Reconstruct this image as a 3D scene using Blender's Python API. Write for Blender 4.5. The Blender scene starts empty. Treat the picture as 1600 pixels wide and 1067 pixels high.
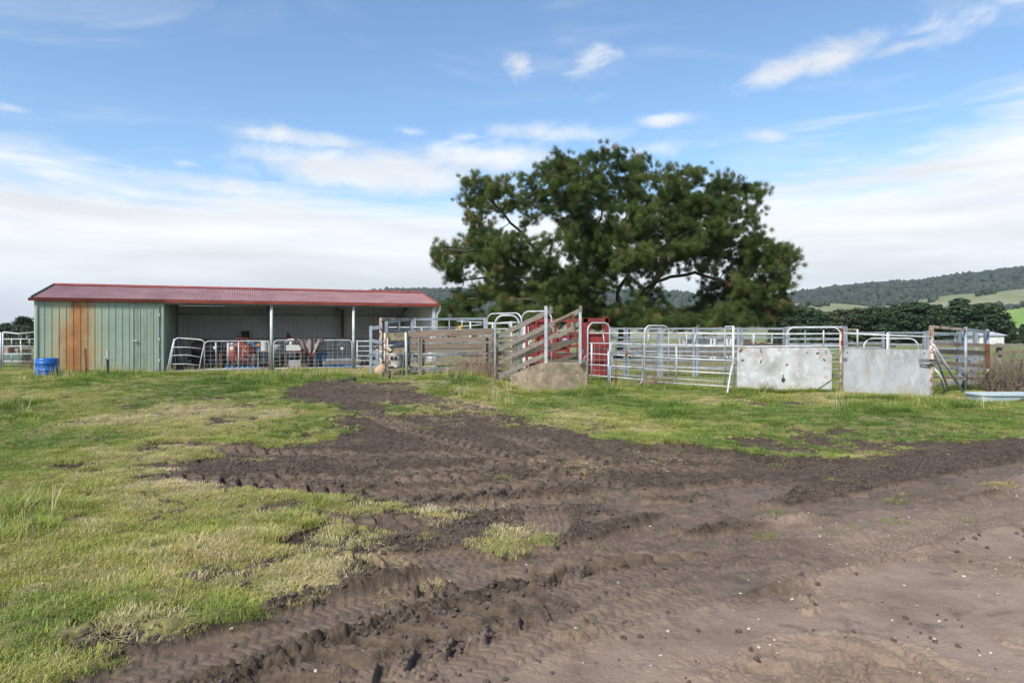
import bpy, math, random
import numpy as np
from mathutils import Vector, Matrix

# ------------------------------------------------------------------ camera, sky, sun, exposure
SC = bpy.context.scene
C = SC.collection
CAMH = 1.65
F = 1067.0
cam_d = bpy.data.cameras.new('camera'); cam_d.lens = 24.0; cam_d.sensor_width = 36.0
cam_d.clip_start = 0.05; cam_d.clip_end = 12000
cam_d.shift_y = -12.5 / 1600
cam = bpy.data.objects.new('camera', cam_d); C.objects.link(cam)
cam.location = (0, 0, CAMH); cam.rotation_euler = (math.radians(90), 0, 0)
SC.camera = cam
SC.view_settings.view_transform = 'Standard'; SC.view_settings.look = 'None'
SC.view_settings.gamma = 1.0; SC.view_settings.use_curve_mapping = False
SC.view_settings.exposure = 1.0
SC.cycles.max_bounces = 6; SC.cycles.diffuse_bounces = 4; SC.cycles.glossy_bounces = 2
SC.cycles.transparent_max_bounces = 6; SC.cycles.volume_bounces = 0
SC.cycles.caustics_reflective = False; SC.cycles.caustics_refractive = False

SUN_EL, SUN_AZ = math.radians(44), math.radians(214)   # azimuth clockwise from +Y: behind the camera, to the left
sd = Vector((math.sin(SUN_AZ) * math.cos(SUN_EL), math.cos(SUN_AZ) * math.cos(SUN_EL), math.sin(SUN_EL)))
sun_d = bpy.data.lights.new('sun', 'SUN'); sun_d.energy = 2.8; sun_d.angle = math.radians(12); sun_d.color = (1, 0.92, 0.80)
sun = bpy.data.objects.new('sun', sun_d); C.objects.link(sun)
sun.rotation_euler = (-sd).to_track_quat('-Z', 'Y').to_euler(); sun.location = (-20, -20, 30)

class NT:
    """small helper to write node trees as expressions"""
    def __init__(s, nt): s.nt = nt; s.n = nt.nodes; s.l = nt.links
    def new(s, t, **kw):
        x = s.n.new(t)
        for k, v in kw.items(): setattr(x, k, v)
        return x
    def put(s, sock, v):
        if v is None: return
        if isinstance(v, bpy.types.NodeSocket): s.l.new(v, sock)
        elif isinstance(v, (tuple, list)):
            n = len(sock.default_value); v = list(v)
            sock.default_value = (v + [1.0])[:n] if n == 4 else v[:n]
        else: sock.default_value = v
    def m(s, op, a, b=None, c=None, clamp=False):
        x = s.new('ShaderNodeMath', operation=op, use_clamp=clamp)
        for i, v in enumerate((a, b, c)): s.put(x.inputs[i], v)
        return x.outputs[0]
    def vm(s, op, a, b=None):
        x = s.new('ShaderNodeVectorMath', operation=op)
        s.put(x.inputs[0], a); s.put(x.inputs[1], b)
        return x.outputs[1] if op in ('DOT_PRODUCT', 'LENGTH') else x.outputs[0]
    def noise(s, vec, scale, detail=3, rough=0.55, dist=0.0):
        x = s.new('ShaderNodeTexNoise'); s.put(x.inputs['Vector'], vec)
        s.put(x.inputs['Scale'], scale); s.put(x.inputs['Detail'], detail); s.put(x.inputs['Roughness'], rough); s.put(x.inputs['Distortion'], dist)
        return x.outputs['Fac']
    def ramp(s, f, lo, hi, a=0.0, b=1.0, smooth=True):
        x = s.new('ShaderNodeMapRange'); x.interpolation_type = 'SMOOTHSTEP' if smooth else 'LINEAR'
        s.put(x.inputs['Value'], f); s.put(x.inputs['From Min'], lo); s.put(x.inputs['From Max'], hi)
        s.put(x.inputs['To Min'], a); s.put(x.inputs['To Max'], b)
        return x.outputs['Result']
    def mix(s, f, a, b, blend='MIX'):
        x = s.new('ShaderNodeMix', data_type='RGBA', blend_type=blend)
        s.put(x.inputs[0], f); s.put(x.inputs[6], a); s.put(x.inputs[7], b)
        return x.outputs[2]
    def attr(s, name, kind='GEOMETRY'):
        x = s.new('ShaderNodeAttribute', attribute_name=name, attribute_type=kind); return x
    def mapv(s, vec, scale=(1, 1, 1), loc=(0, 0, 0), rot=(0, 0, 0)):
        x = s.new('ShaderNodeMapping'); s.put(x.inputs['Vector'], vec)
        s.put(x.inputs['Scale'], scale); s.put(x.inputs['Location'], loc); s.put(x.inputs['Rotation'], rot)
        return x.outputs[0]

world = bpy.data.worlds.new('World'); SC.world = world; world.use_nodes = True
world.node_tree.nodes.clear()
w = NT(world.node_tree)
sky = w.new('ShaderNodeTexSky', sky_type='NISHITA'); sky.sun_disc = False
sky.sun_elevation = SUN_EL; sky.sun_rotation = SUN_AZ; sky.air_density = 1.0; sky.dust_density = 0.6; sky.ozone_density = 2.0; sky.altitude = 300
geo = w.new('ShaderNodeTexCoord'); dirv = w.vm('NORMALIZE', geo.outputs['Generated'])
sx = w.new('ShaderNodeSeparateXYZ'); w.put(sx.inputs[0], dirv)
X_, Y_, Z_ = sx.outputs
az = w.m('ARCTAN2', X_, Y_)
el = w.m('ARCSINE', Z_)
cv = w.new('ShaderNodeCombineXYZ'); w.put(cv.inputs[0], az); w.put(cv.inputs[1], el)
zz = w.m('MAXIMUM', w.m('ADD', Z_, 0.06), 0.03)
pl = w.new('ShaderNodeCombineXYZ'); w.put(pl.inputs[0], w.m('DIVIDE', X_, zz)); w.put(pl.inputs[1], w.m('DIVIDE', Y_, zz))
# bank of layered cloud low over the horizon, breaking up higher
n1 = w.noise(w.mapv(cv.outputs[0], (3.0, 26, 1), (3.1, 0.4, 0), (0, 0, 0.05)), 1.0, 8, 0.66, 0.5)
n1b = w.noise(w.mapv(cv.outputs[0], (1.1, 4.0, 1), (7.1, 2.4, 0)), 1.0, 2, 0.5)
bank_e = w.m('ADD', el, w.m('MULTIPLY', w.m('ADD', w.m('SUBTRACT', n1, 0.5), w.m('MULTIPLY', w.m('SUBTRACT', n1b, 0.5), 1.1)), -0.27))
bank_e = w.m('ADD', bank_e, w.m('MULTIPLY', w.ramp(az, 0.02, 0.6), -0.075))
bank = w.m('MULTIPLY', w.ramp(bank_e, 0.25, 0.13), w.ramp(n1, 0.1, 0.5, 0.86, 1.0))
# fine high wisps everywhere, and named groups of small puffs
n2 = w.noise(w.mapv(pl.outputs[0], (1.1, 1.7, 1), (1.7, 5.2, 0)), 1.0, 8, 0.6, 0.7)
wisp = w.m('MULTIPLY', w.ramp(n2, 0.5, 0.86), 0.4)
def D(px, py): # photo pixel to azimuth, elevation
    return math.atan2(px - 800, F), math.atan2(521 - py, math.hypot(F, px - 800))
n3 = w.noise(w.mapv(cv.outputs[0], (17, 34, 1), (0.3, 0.9, 0)), 1.0, 7, 0.63, 0.5)
puffs = None
for (px, py, rx, ry, rot, k) in [(1230,108,95,26,-14,1.05),(1300,88,85,30,-10,1.1),(1405,76,62,14,-6,.9),(1520,22,110,34,-12,.85),(930,98,66,34,-12,.85),(808,102,46,28,30,.85),
                             (1045,187,62,15,-3,1.1),(1198,211,50,14,6,.95),(644,205,34,10,4,.85),(8,168,34,9,0,.85),(288,256,30,8,6,.85),(205,262,26,7,2,.6),(470,216,150,19,3,1.15),
                             (590,268,230,42,2,1.6),(760,250,200,36,0,1.2),(1010,232,150,20,-2,.8),(400,300,260,22,3,1.1),(1480,262,260,30,-5,1.2),(870,208,180,20,3,1.0),(60,322,160,16,6,.8),(1500,225,200,26,-7,.85),(240,245,60,8,3,.4),(920,150,60,20,0,.35),(730,215,50,10,0,.8)]:
    a0, e0 = D(px, py); r = math.radians(-rot)
    da = w.m('SUBTRACT', az, a0); de = w.m('SUBTRACT', el, e0)
    ua = w.m('ADD', w.m('MULTIPLY', da, math.cos(r)), w.m('MULTIPLY', de, math.sin(r)))
    ub = w.m('SUBTRACT', w.m('MULTIPLY', de, math.cos(r)), w.m('MULTIPLY', da, math.sin(r)))
    q = w.m('ADD', w.m('POWER', w.m('DIVIDE', ua, rx / F * .85), 2.0), w.m('POWER', w.m('DIVIDE', ub, ry / F * .85), 2.0))
    g = w.m('MULTIPLY', w.m('EXPONENT', w.m('MULTIPLY', q, -1.0)), k)
    puffs = g if puffs is None else w.m('MAXIMUM', puffs, g)
puff = w.m('MULTIPLY', w.ramp(w.m('ADD', puffs, w.m('MULTIPLY', w.m('SUBTRACT', n3, 0.52), 1.7)), 0.22, 1.35), 0.88)
puff = w.m('MULTIPLY', puff, w.ramp(puffs, 0.04, 0.3))
cloud = w.m('MAXIMUM', w.m('MAXIMUM', bank, puff), wisp)
n4 = w.noise(w.mapv(cv.outputs[0], (3, 24, 1), (9.3, 4.9, 0)), 1.0, 5, 0.55, 0.3)
lum = w.m('MULTIPLY', w.ramp(el, 0.0, 0.13, 0.98, 1.12), w.ramp(n4, 0.3, 0.7, 0.84, 1.05))
lum = w.m('MULTIPLY', lum, 4.95)
ccol = w.mix(w.ramp(el, 0.0, 0.14), (0.90, 0.97, 1.05, 1), (0.99, 0.995, 1.0, 1))
cm = w.new('ShaderNodeVectorMath', operation='SCALE'); w.put(cm.inputs[0], ccol); w.put(cm.inputs['Scale'], lum)
skc = w.new('ShaderNodeVectorMath', operation='MULTIPLY'); w.put(skc.inputs[0], sky.outputs[0]); skc.inputs[1].default_value = (0.90, 1.02, 1.06)
final = w.mix(w.m('MULTIPLY', cloud, 0.95), skc.outputs[0], cm.outputs[0])
bg = w.new('ShaderNodeBackground'); w.put(bg.inputs[0], final); bg.inputs[1].default_value = 0.096
wo = w.new('ShaderNodeOutputWorld'); w.l.new(bg.outputs[0], wo.inputs[0])

# ------------------------------------------------------------------ helpers
RS = np.random.RandomState(7)
random.seed(11)
def sm(x, a, b):
    t = np.clip((np.asarray(x, dtype=np.float64) - a) / (b - a), 0, 1); return t * t * (3 - 2 * t)
_T = [np.random.RandomState(100 + i).rand(256, 256) for i in range(8)]
def vn(x, y, seed=0):
    T = _T[seed % 8]; x = x + 17.3 * seed; y = y + 9.1 * seed
    xi = np.floor(x).astype(np.int64); yi = np.floor(y).astype(np.int64)
    fx = x - xi; fy = y - yi; fx = fx * fx * (3 - 2 * fx); fy = fy * fy * (3 - 2 * fy)
    a = T[xi & 255, yi & 255]; b = T[(xi + 1) & 255, yi & 255]; c = T[xi & 255, (yi + 1) & 255]; d = T[(xi + 1) & 255, (yi + 1) & 255]
    return (a * (1 - fx) + b * fx) * (1 - fy) + (c * (1 - fx) + d * fx) * fy
def fbm(x, y, oct=4, seed=0, gain=0.5):
    s = 0; a = 1; t = 0
    for i in range(oct):
        s = s + a * vn(x * 2 ** i, y * 2 ** i, seed + i); t += a; a *= gain
    return s / t
def worley(x, y, seed=0):
    T = _T[seed % 8]; T2 = _T[(seed + 3) % 8]; T3 = _T[(seed + 5) % 8]
    xi = np.floor(x).astype(np.int64); yi = np.floor(y).astype(np.int64)
    best = np.full(x.shape, 9.0); hid = np.zeros(x.shape)
    for i in (-1, 0, 1):
        for j in (-1, 0, 1):
            cx = xi + i; cy = yi + j
            px = cx + T[cx & 255, cy & 255]; py = cy + T2[cx & 255, cy & 255]
            d = np.hypot(x - px, y - py); k = d < best
            best = np.where(k, d, best); hid = np.where(k, T3[cx & 255, cy & 255], hid)
    return best, hid

def G(x, y):
    """large shape of the land: height at (x, y)"""
    x = np.asarray(x, dtype=np.float64); y = np.asarray(y, dtype=np.float64)
    h = 0.37 * sm(y, 10, 20) * (1 - sm(x, -1.3, .7)) * (1 - sm(y, 40, 90))
    h = h - 2.2 * sm(y, 50, 300)
    return h
def Gf(x, y): return float(G(x, y))
def P(px, py, Y): return Vector(((px - 800) / F * Y, Y, CAMH - (py - 521) / F * Y))
def unproj(px, py):
    Y = CAMH * F / (py - 521.0)
    for _ in range(12): Y = (CAMH - Gf((px - 800) / F * Y, Y)) * F / (py - 521.0)
    return ((px - 800) / F * Y, Y)

def props(o, label=None, cat=None, group=None, kind=None):
    if label: o['label'] = label
    if cat: o['category'] = cat
    if group: o['group'] = group
    if kind: o['kind'] = kind
    return o
def thing(name, label, cat, loc=(0, 0, 0), group=None):
    o = bpy.data.objects.new(name, None); C.objects.link(o); o.location = loc; o.empty_display_size = 0.3
    return props(o, label, cat, group)
def root_loc(o):
    v = Vector((0, 0, 0))
    while o is not None: v += Vector(o.location); o = o.parent
    return v

class MB:
    def __init__(s): s.v = []; s.f = []
    def add(s, vs, fs):
        b = len(s.v); s.v += [tuple(q) for q in vs]; s.f += [tuple(b + i for i in f) for f in fs]; return s
    def box(s, c, size, rot=0.0, tilt=None):
        hx, hy, hz = size[0] / 2, size[1] / 2, size[2] / 2
        M = Matrix.Rotation(rot, 3, 'Z')
        if tilt is not None: M = M @ tilt
        vs = [Vector(c) + M @ Vector((x * hx, y * hy, z * hz)) for x in (-1, 1) for y in (-1, 1) for z in (-1, 1)]
        return s.add(vs, [(0, 1, 3, 2), (4, 6, 7, 5), (0, 4, 5, 1), (2, 3, 7, 6), (0, 2, 6, 4), (1, 5, 7, 3)])
    def beam(s, a, b, wd, ht, up=(0, 0, 1), wob=0.0, seg=1):
        """rectangular bar from a to b: wd across, ht along up"""
        a = Vector(a); b = Vector(b); d = (b - a).normalized(); u = Vector(up)
        if abs(d.dot(u)) > 0.98: u = Vector((0, 1, 0))
        r = d.cross(u).normalized(); u = r.cross(d).normalized()
        vs = []
        for i in range(seg + 1):
            p = a.lerp(b, i / seg)
            k = [random.uniform(-wob, wob) for _ in range(4)]
            vs += [p - r * wd / 2 - u * (ht / 2 + k[0]), p + r * wd / 2 - u * (ht / 2 + k[0]), p + r * wd / 2 + u * (ht / 2 + k[1]), p - r * wd / 2 + u * (ht / 2 + k[1])]
        fs = [(0, 1, 2, 3), tuple(seg * 4 + i for i in (3, 2, 1, 0))]
        for i in range(seg):
            q = i * 4
            for j in range(4): fs.append((q + j, q + 4 + j, q + 4 + (j + 1) % 4, q + (j + 1) % 4))
        return s.add(vs, fs)
    def tube(s, path, r, n=8, cap=True, flat=1.0):
        path = [Vector(p) for p in path]; m = len(path)
        rr = r if isinstance(r, (list, tuple)) else [r] * m
        d0 = (path[1] - path[0]).normalized(); u = Vector((0, 0, 1)) if abs(d0.z) < 0.9 else Vector((0, 1, 0))
        vs = []
        for i, p in enumerate(path):
            d = (path[min(i + 1, m - 1)] - path[max(i - 1, 0)]).normalized()
            u = (u - d * u.dot(d)).normalized(); q = d.cross(u)
            for k in range(n):
                t = 2 * math.pi * k / n
                vs.append(p + (u * math.cos(t) + q * math.sin(t) * flat) * rr[i])
        fs = []
        for i in range(m - 1):
            for k in range(n): fs.append((i * n + k, (i + 1) * n + k, (i + 1) * n + (k + 1) % n, i * n + (k + 1) % n))
        if cap: fs += [tuple(range(n)), tuple((m - 1) * n + k for k in reversed(range(n)))]
        return s.add(vs, fs)
    def lathe(s, c, prof, n=20, axis='Z', rot=0.0):
        vs = []
        for (r, h) in prof:
            for k in range(n):
                t = 2 * math.pi * k / n
                v = Vector((r * math.cos(t), r * math.sin(t), h))
                if axis == 'Y': v = Vector((v.x, v.z, v.y))
                if axis == 'X': v = Vector((v.z, v.x, v.y))
                vs.append(Vector(c) + Matrix.Rotation(rot, 3, 'Z') @ v)
        m = len(prof); fs = []
        for i in range(m - 1):
            for k in range(n): fs.append((i * n + k, i * n + (k + 1) % n, (i + 1) * n + (k + 1) % n, (i + 1) * n + k))
        fs += [tuple(range(n)), tuple((m - 1) * n + k for k in reversed(range(n)))]
        return s.add(vs, fs)
    def prism(s, poly, off):
        """poly: list of points, extruded by the vector off"""
        n = len(poly); a = [Vector(p) for p in poly]; b = [p + Vector(off) for p in a]
        return s.add(a + b, [tuple(range(n)), tuple(n + i for i in reversed(range(n)))] + [(i, (i + 1) % n + 0, n + (i + 1) % n, n + i) for i in range(n)])
    def build(s, name, mat, parent=None, smooth=False, bevel=0.0, **pr):
        me = bpy.data.meshes.new(name)
        off = root_loc(parent)
        me.from_pydata([(v[0] - off.x, v[1] - off.y, v[2] - off.z) for v in s.v], [], s.f)
        import bmesh
        bm = bmesh.new(); bm.from_mesh(me); bmesh.ops.recalc_face_normals(bm, faces=bm.faces)
        if bevel > 0: bmesh.ops.bevel(bm, geom=bm.edges[:] , offset=bevel, segments=1, affect='EDGES', clamp_overlap=True)
        bm.to_mesh(me); bm.free()
        if mat: me.materials.append(mat)
        if smooth:
            me.polygons.foreach_set('use_smooth', [len(p.vertices) == 4 for p in me.polygons])
        o = bpy.data.objects.new(name, me); C.objects.link(o); o.parent = parent
        props(o, pr.get('label'), pr.get('cat'), pr.get('group'), pr.get('kind'))
        return o
def np_mesh(name, V, Fc, mat, attrs=None, parent=None, smooth=True, nper=4):
    me = bpy.data.meshes.new(name)
    V = np.asarray(V, dtype=np.float32); Fc = np.asarray(Fc, dtype=np.int32)
    me.vertices.add(len(V)); me.vertices.foreach_set('co', V.ravel())
    if len(Fc):
        me.loops.add(Fc.size); me.loops.foreach_set('vertex_index', Fc.ravel())
        me.polygons.add(len(Fc)); me.polygons.foreach_set('loop_start', np.arange(0, Fc.size, nper, dtype=np.int32))
        me.polygons.foreach_set('loop_total', np.full(len(Fc), nper, dtype=np.int32))
        me.update(calc_edges=True)
        me.polygons.foreach_set('use_smooth', np.full(len(Fc), smooth))
    for k, a in (attrs or {}).items():
        a = np.asarray(a, dtype=np.float32)
        if a.ndim == 1: at = me.attributes.new(k, 'FLOAT', 'POINT'); at.data.foreach_set('value', a)
        else: at = me.attributes.new(k, 'FLOAT_VECTOR', 'POINT'); at.data.foreach_set('vector', a.ravel())
    if mat: me.materials.append(mat)
    me.update()
    o = bpy.data.objects.new(name, me); C.objects.link(o); o.parent = parent
    return o

def material(name):
    m = bpy.data.materials.new(name); m.use_nodes = True; m.node_tree.nodes.clear()
    t = NT(m.node_tree); b = t.new('ShaderNodeBsdfPrincipled'); o = t.new('ShaderNodeOutputMaterial'); t.l.new(b.outputs[0], o.inputs[0])
    return m, t, b
def bump(t, b, h, dist=0.01, strength=0.6):
    x = t.new('ShaderNodeBump'); t.put(x.inputs['Height'], h); x.inputs['Distance'].default_value = dist; x.inputs['Strength'].default_value = strength
    t.l.new(x.outputs[0], b.inputs['Normal'])
def mottled(name, a, bcol, scale=3.0, rough=0.6, metal=0.0, lo=0.35, hi=0.65, spots=None, bmp=0.0, coord='Object', stretch=(1, 1, 1), detail=5):
    m, t, b = material(name)
    co = t.new('ShaderNodeTexCoord').outputs[coord]
    if stretch != (1, 1, 1): co = t.mapv(co, stretch)
    n = t.noise(co, scale, detail, 0.62, 0.2)
    col = t.mix(t.ramp(n, lo, hi), a, bcol)
    if spots:
        for (c, sc, l, h, k) in spots:
            col = t.mix(t.m('MULTIPLY', t.ramp(t.noise(t.mapv(co, loc=(3.3, 1.7, k * 9)), sc, 6, 0.7), l, h), k), col, c)
    t.put(b.inputs['Base Color'], col); b.inputs['Roughness'].default_value = rough; b.inputs['Metallic'].default_value = metal
    if bmp: bump(t, b, t.noise(co, scale * 6, 5, 0.7), bmp)
    return m

def splash(m, h, col, amount=.7):
    """dried mud and grass stain thrown up from the ground, over the lowest h metres"""
    t = NT(m.node_tree); b = [n for n in t.n if n.type == 'BSDF_PRINCIPLED'][0]; lk = b.inputs['Base Color'].links[0]; src = lk.from_socket
    co = t.new('ShaderNodeTexCoord').outputs['Object']; s = t.new('ShaderNodeSeparateXYZ'); t.put(s.inputs[0], co)
    f = t.ramp(t.m('ADD', s.outputs[2], t.m('MULTIPLY', t.m('SUBTRACT', t.noise(t.mapv(co, (5, 5, 2.5)), 2.0, 6, .7), .5), h * 1.8)), h, 0.0)
    t.put(b.inputs['Base Color'], t.mix(t.m('MULTIPLY', f, amount), src, col)); return m

# ------------------------------------------------------------------ the ground
MUD = [(430,612),(500,597),(560,600),(640,603),(700,627),(770,640),(860,668),(930,690),(1010,697),(1100,706),(1170,716),(1290,722),(1400,712),(1500,697),(1640,688),(2100,680),(2100,1400),(-200,1400),
       (60,1085),(200,1030),(330,985),(450,950),(560,915),(590,896),(620,872),(600,842),(640,812),(600,800),(520,792),(430,779),(340,764),(255,742),(232,728),(330,722),(430,720),(330,714),(230,704),(240,695),(340,697),(430,700),(505,690),(545,668),(540,645),(480,630)]
ROAD = [(520,1100),(640,1035),(760,992),(900,960),(1050,915),(1150,885),(1250,862),(1180,840),(1120,800),(1180,770),(1300,800),(1420,790),(1520,745),(1640,735),(2100,715),(2100,1400),(-400,1400)]
MUDP = np.array([unproj(*p) for p in MUD]); ROADP = np.array([unproj(*p) for p in ROAD])
def sdist(x, y, poly):
    """distance to the polygon's outline, positive inside"""
    d = np.full(x.shape, 1e9); ins = np.zeros(x.shape, bool); n = len(poly)
    for i in range(n):
        x0, y0 = poly[i]; x1, y1 = poly[(i + 1) % n]
        dx, dy = x1 - x0, y1 - y0
        t = np.clip(((x - x0) * dx + (y - y0) * dy) / (dx * dx + dy * dy + 1e-12), 0, 1)
        d = np.minimum(d, np.hypot(x - x0 - t * dx, y - y0 - t * dy))
        c = (y0 > y) != (y1 > y)
        ins ^= c & (x < (x1 - x0) * (y - y0) / (y1 - y0 + 1e-12) + x0)
    return np.where(ins, d, -d)
def blobs(x, y, lst):
    s = np.zeros(x.shape)
    for (px, py, rx, ry, k) in lst:
        X0, Y0 = unproj(px, py); X1, _ = unproj(px + rx, py); _, Y1 = unproj(px, py + ry); _, Y2 = unproj(px, max(py - ry, 560))
        ex = X1 - X0; ey = abs(Y2 - Y1) / 2
        s = np.maximum(s, k * np.exp(-((x - X0) / ex) ** 2 - ((y - Y0) / ey) ** 2))
    return s
THIN = [(540,835,150,40,.56),(420,880,110,30,.3),(680,830,40,25,.7),(480,665,75,22,.5),(620,640,60,12,.55),(840,650,70,14,.5),(780,848,55,14,.5),(1000,770,20,8,.3)]
BARE = [(300,640,100,10,.45),(410,655,70,12,.5),(700,880,60,14,.6),(470,850,120,30,.50),(600,850,120,40,.60),(540,880,120,20,.52),(350,900,120,20,.36),(1215,632,60,7,.7),(1230,690,170,16,.65),(1330,672,60,8,.4),(1450,690,100,12,.5),(90,668,26,7,.6),(80,735,110,10,.45),(590,880,60,14,.55),(430,655,80,14,.4)]
STRAW = [(300,640,90,10,.95),(360,640,60,7,.9),(430,650,40,8,.6),(160,610,40,8,.5),(500,905,110,15,.7),(620,880,50,16,1.0),(430,925,60,10,.6),(150,1000,60,8,.7),(250,985,80,8,.5),(730,640,60,16,.9),(880,650,60,12,.7),(780,605,50,14,.7),(670,600,50,8,.6),(900,735,40,12,.6),(1000,720,40,12,.4),(700,790,50,6,.3),(800,830,50,10,.5)]
LUSH = [(30,800,90,40,.42),(20,640,40,20,.6),(180,590,60,9,1.0),(60,590,60,8,.6),(340,595,90,8,.8),(440,590,60,14,1.0),(500,600,60,9,.7),(730,600,60,12,.7),(850,635,60,14,.7),(930,622,60,18,.9),(1040,640,90,18,.8),(1200,628,80,14,.8),(1330,640,60,14,.6),(1540,640,90,22,.8),(1450,640,60,16,.6),(250,860,120,40,.5),(60,1000,60,60,.3),(420,860,30,14,.4),(440,740,40,14,.4),(420,690,40,12,.5)]
YELL = [(330,870,120,28,.8),(560,830,120,34,.4),(250,760,90,25,.4),(450,690,70,20,.6),(1130,680,170,22,.9),(1000,668,90,14,.5),(430,615,120,12,.5),(700,650,40,10,.5),(130,610,120,14,.4),(640,815,60,14,.9)]
SPARSE = [(560,845,170,46,.60),(690,850,80,40,.72),(420,885,130,24,.45),(500,668,100,30,.46),(350,716,110,10,.58),(1250,700,260,14,.5),(1500,700,140,14,.5),(900,672,80,14,.45)]
def cover(x, y):
    """mud 0..1, and the signed edge distance"""
    d = sdist(x, y, MUDP)
    wob = (fbm(x * 1.3, y * 1.3, 4, 2) - .5) * 1.3 + (fbm(x * 7, y * 7, 3, 5) - .5) * 0.5
    sc = np.clip(y / 9, .45, 1.6)
    m = sm(d / sc + wob * .42, -0.10, 0.10)
    n = fbm(x * 2.6, y * 2.6, 5, 1, .62)
    thin = blobs(x, y, THIN); m = m * (1 - sm(thin + (n - .5) * 1.8, .30, .44))
    bare = blobs(x, y, BARE); m = np.maximum(m, sm(bare + (n - .5) * 2.0, .38, .52))
    m = np.maximum(m, sm(blobs(x, y, SPARSE) + (fbm(x * 5.5 + 7, y * 5.5, 4, 6, .6) - .5) * 2.4, .46, .60))
    m = np.maximum(m, sm(fbm(x * 1.9 + 40, y * 1.9, 4, 3, .6), .66, .72) * sm(y, 18, 14) * .8)
    return m, d
def catmull(pts, n=8):
    pts = [np.array(p, float) for p in pts]; pts = [2 * pts[0] - pts[1]] + pts + [2 * pts[-1] - pts[-2]]; out = []
    for i in range(1, len(pts) - 2):
        a, b, c, d = pts[i - 1:i + 3]
        for k in range(n):
            t = k / n
            out.append(.5 * (2 * b + (c - a) * t + (2 * a - 5 * b + 4 * c - d) * t * t + (3 * b - a - 3 * c + d) * t ** 3))
    out.append(pts[-2]); return np.array(out)
# centre line (photo points unprojected to the ground), half width in metres, kind, depth
TRACKS = [
 ([(215,748),(330,755),(450,766),(560,776),(680,772),(800,760),(900,745)], .30, 'lug', .085),
 ([(225,699),(330,704),(440,709),(560,712),(680,712),(800,716)], .30, 'lug', .06),
 ([(640,800),(800,784),(950,774),(1080,766),(1200,756)], .22, 'rib', .06),
 ([(760,668),(860,700),(950,728),(1080,735),(1180,742)], .28, 'lug', .05),
 ([(1180,726),(1080,716),(1010,712),(960,706)], .26, 'lug', .05),
 ([(560,640),(640,672),(740,700),(860,735),(1000,770)], .24, 'lug', .045),
 ([(846,786),(852,815),(858,848)], .21, 'rib', .05),
 ([(20,1150),(190,1068),(330,1016),(470,976),(600,938),(740,900),(860,872),(960,850),(1060,815),(1160,775),(1240,745)], .23, 'tread', .055),
 ([(520,900),(640,880),(760,868),(900,862),(1050,852),(1200,835),(1330,812),(1460,775),(1620,744)], .20, 'tread', .04),
 ([(330,1180),(480,1070),(620,1018),(740,978),(860,936),(960,905),(1080,880)], .26, 'lug', .045),
 ([(760,905),(900,890),(1050,872),(1180,858)], .22, 'lug', .07),
 ([(620,1120),(820,1010),(980,955),(1130,912),(1260,880),(1370,850)], .18, 'tread', .02),
 ([(820,960),(960,908),(1100,880),(1250,850),(1400,815),(1640,770)], .20, 'tread', .030),
 ([(1080,905),(1220,890),(1340,862),(1500,822),(1640,790)], .18, 'tread', .02),
 ([(900,790),(1040,790),(1160,800),(1300,790),(1440,760),(1640,720)], .20, 'tread', .04),
 ([(330,742),(480,748),(640,752),(800,745)], .24, 'lug', .05),
 ([(880,820),(1000,800),(1080,788),(1150,770)], .13, 'tread', .04),
 ([(1290,870),(1400,838),(1500,806),(1640,770)], .20, 'rib', .028),
 ([(1360,765),(1430,790),(1480,815)], .14, 'rib', .02),
 ([(1500,868),(1580,880),(1700,900)], .26, 'lug', .06),
 ([(1150,1150),(1240,1060),(1330,1030),(1450,1060),(1560,1110)], .22, 'lug', .022),
 ([(380,790),(480,806),(600,824),(740,830)], .22, 'lug', .02),
 ([(560,740),(700,736),(830,722),(930,700)], .26, 'lug', .05),
]
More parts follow.
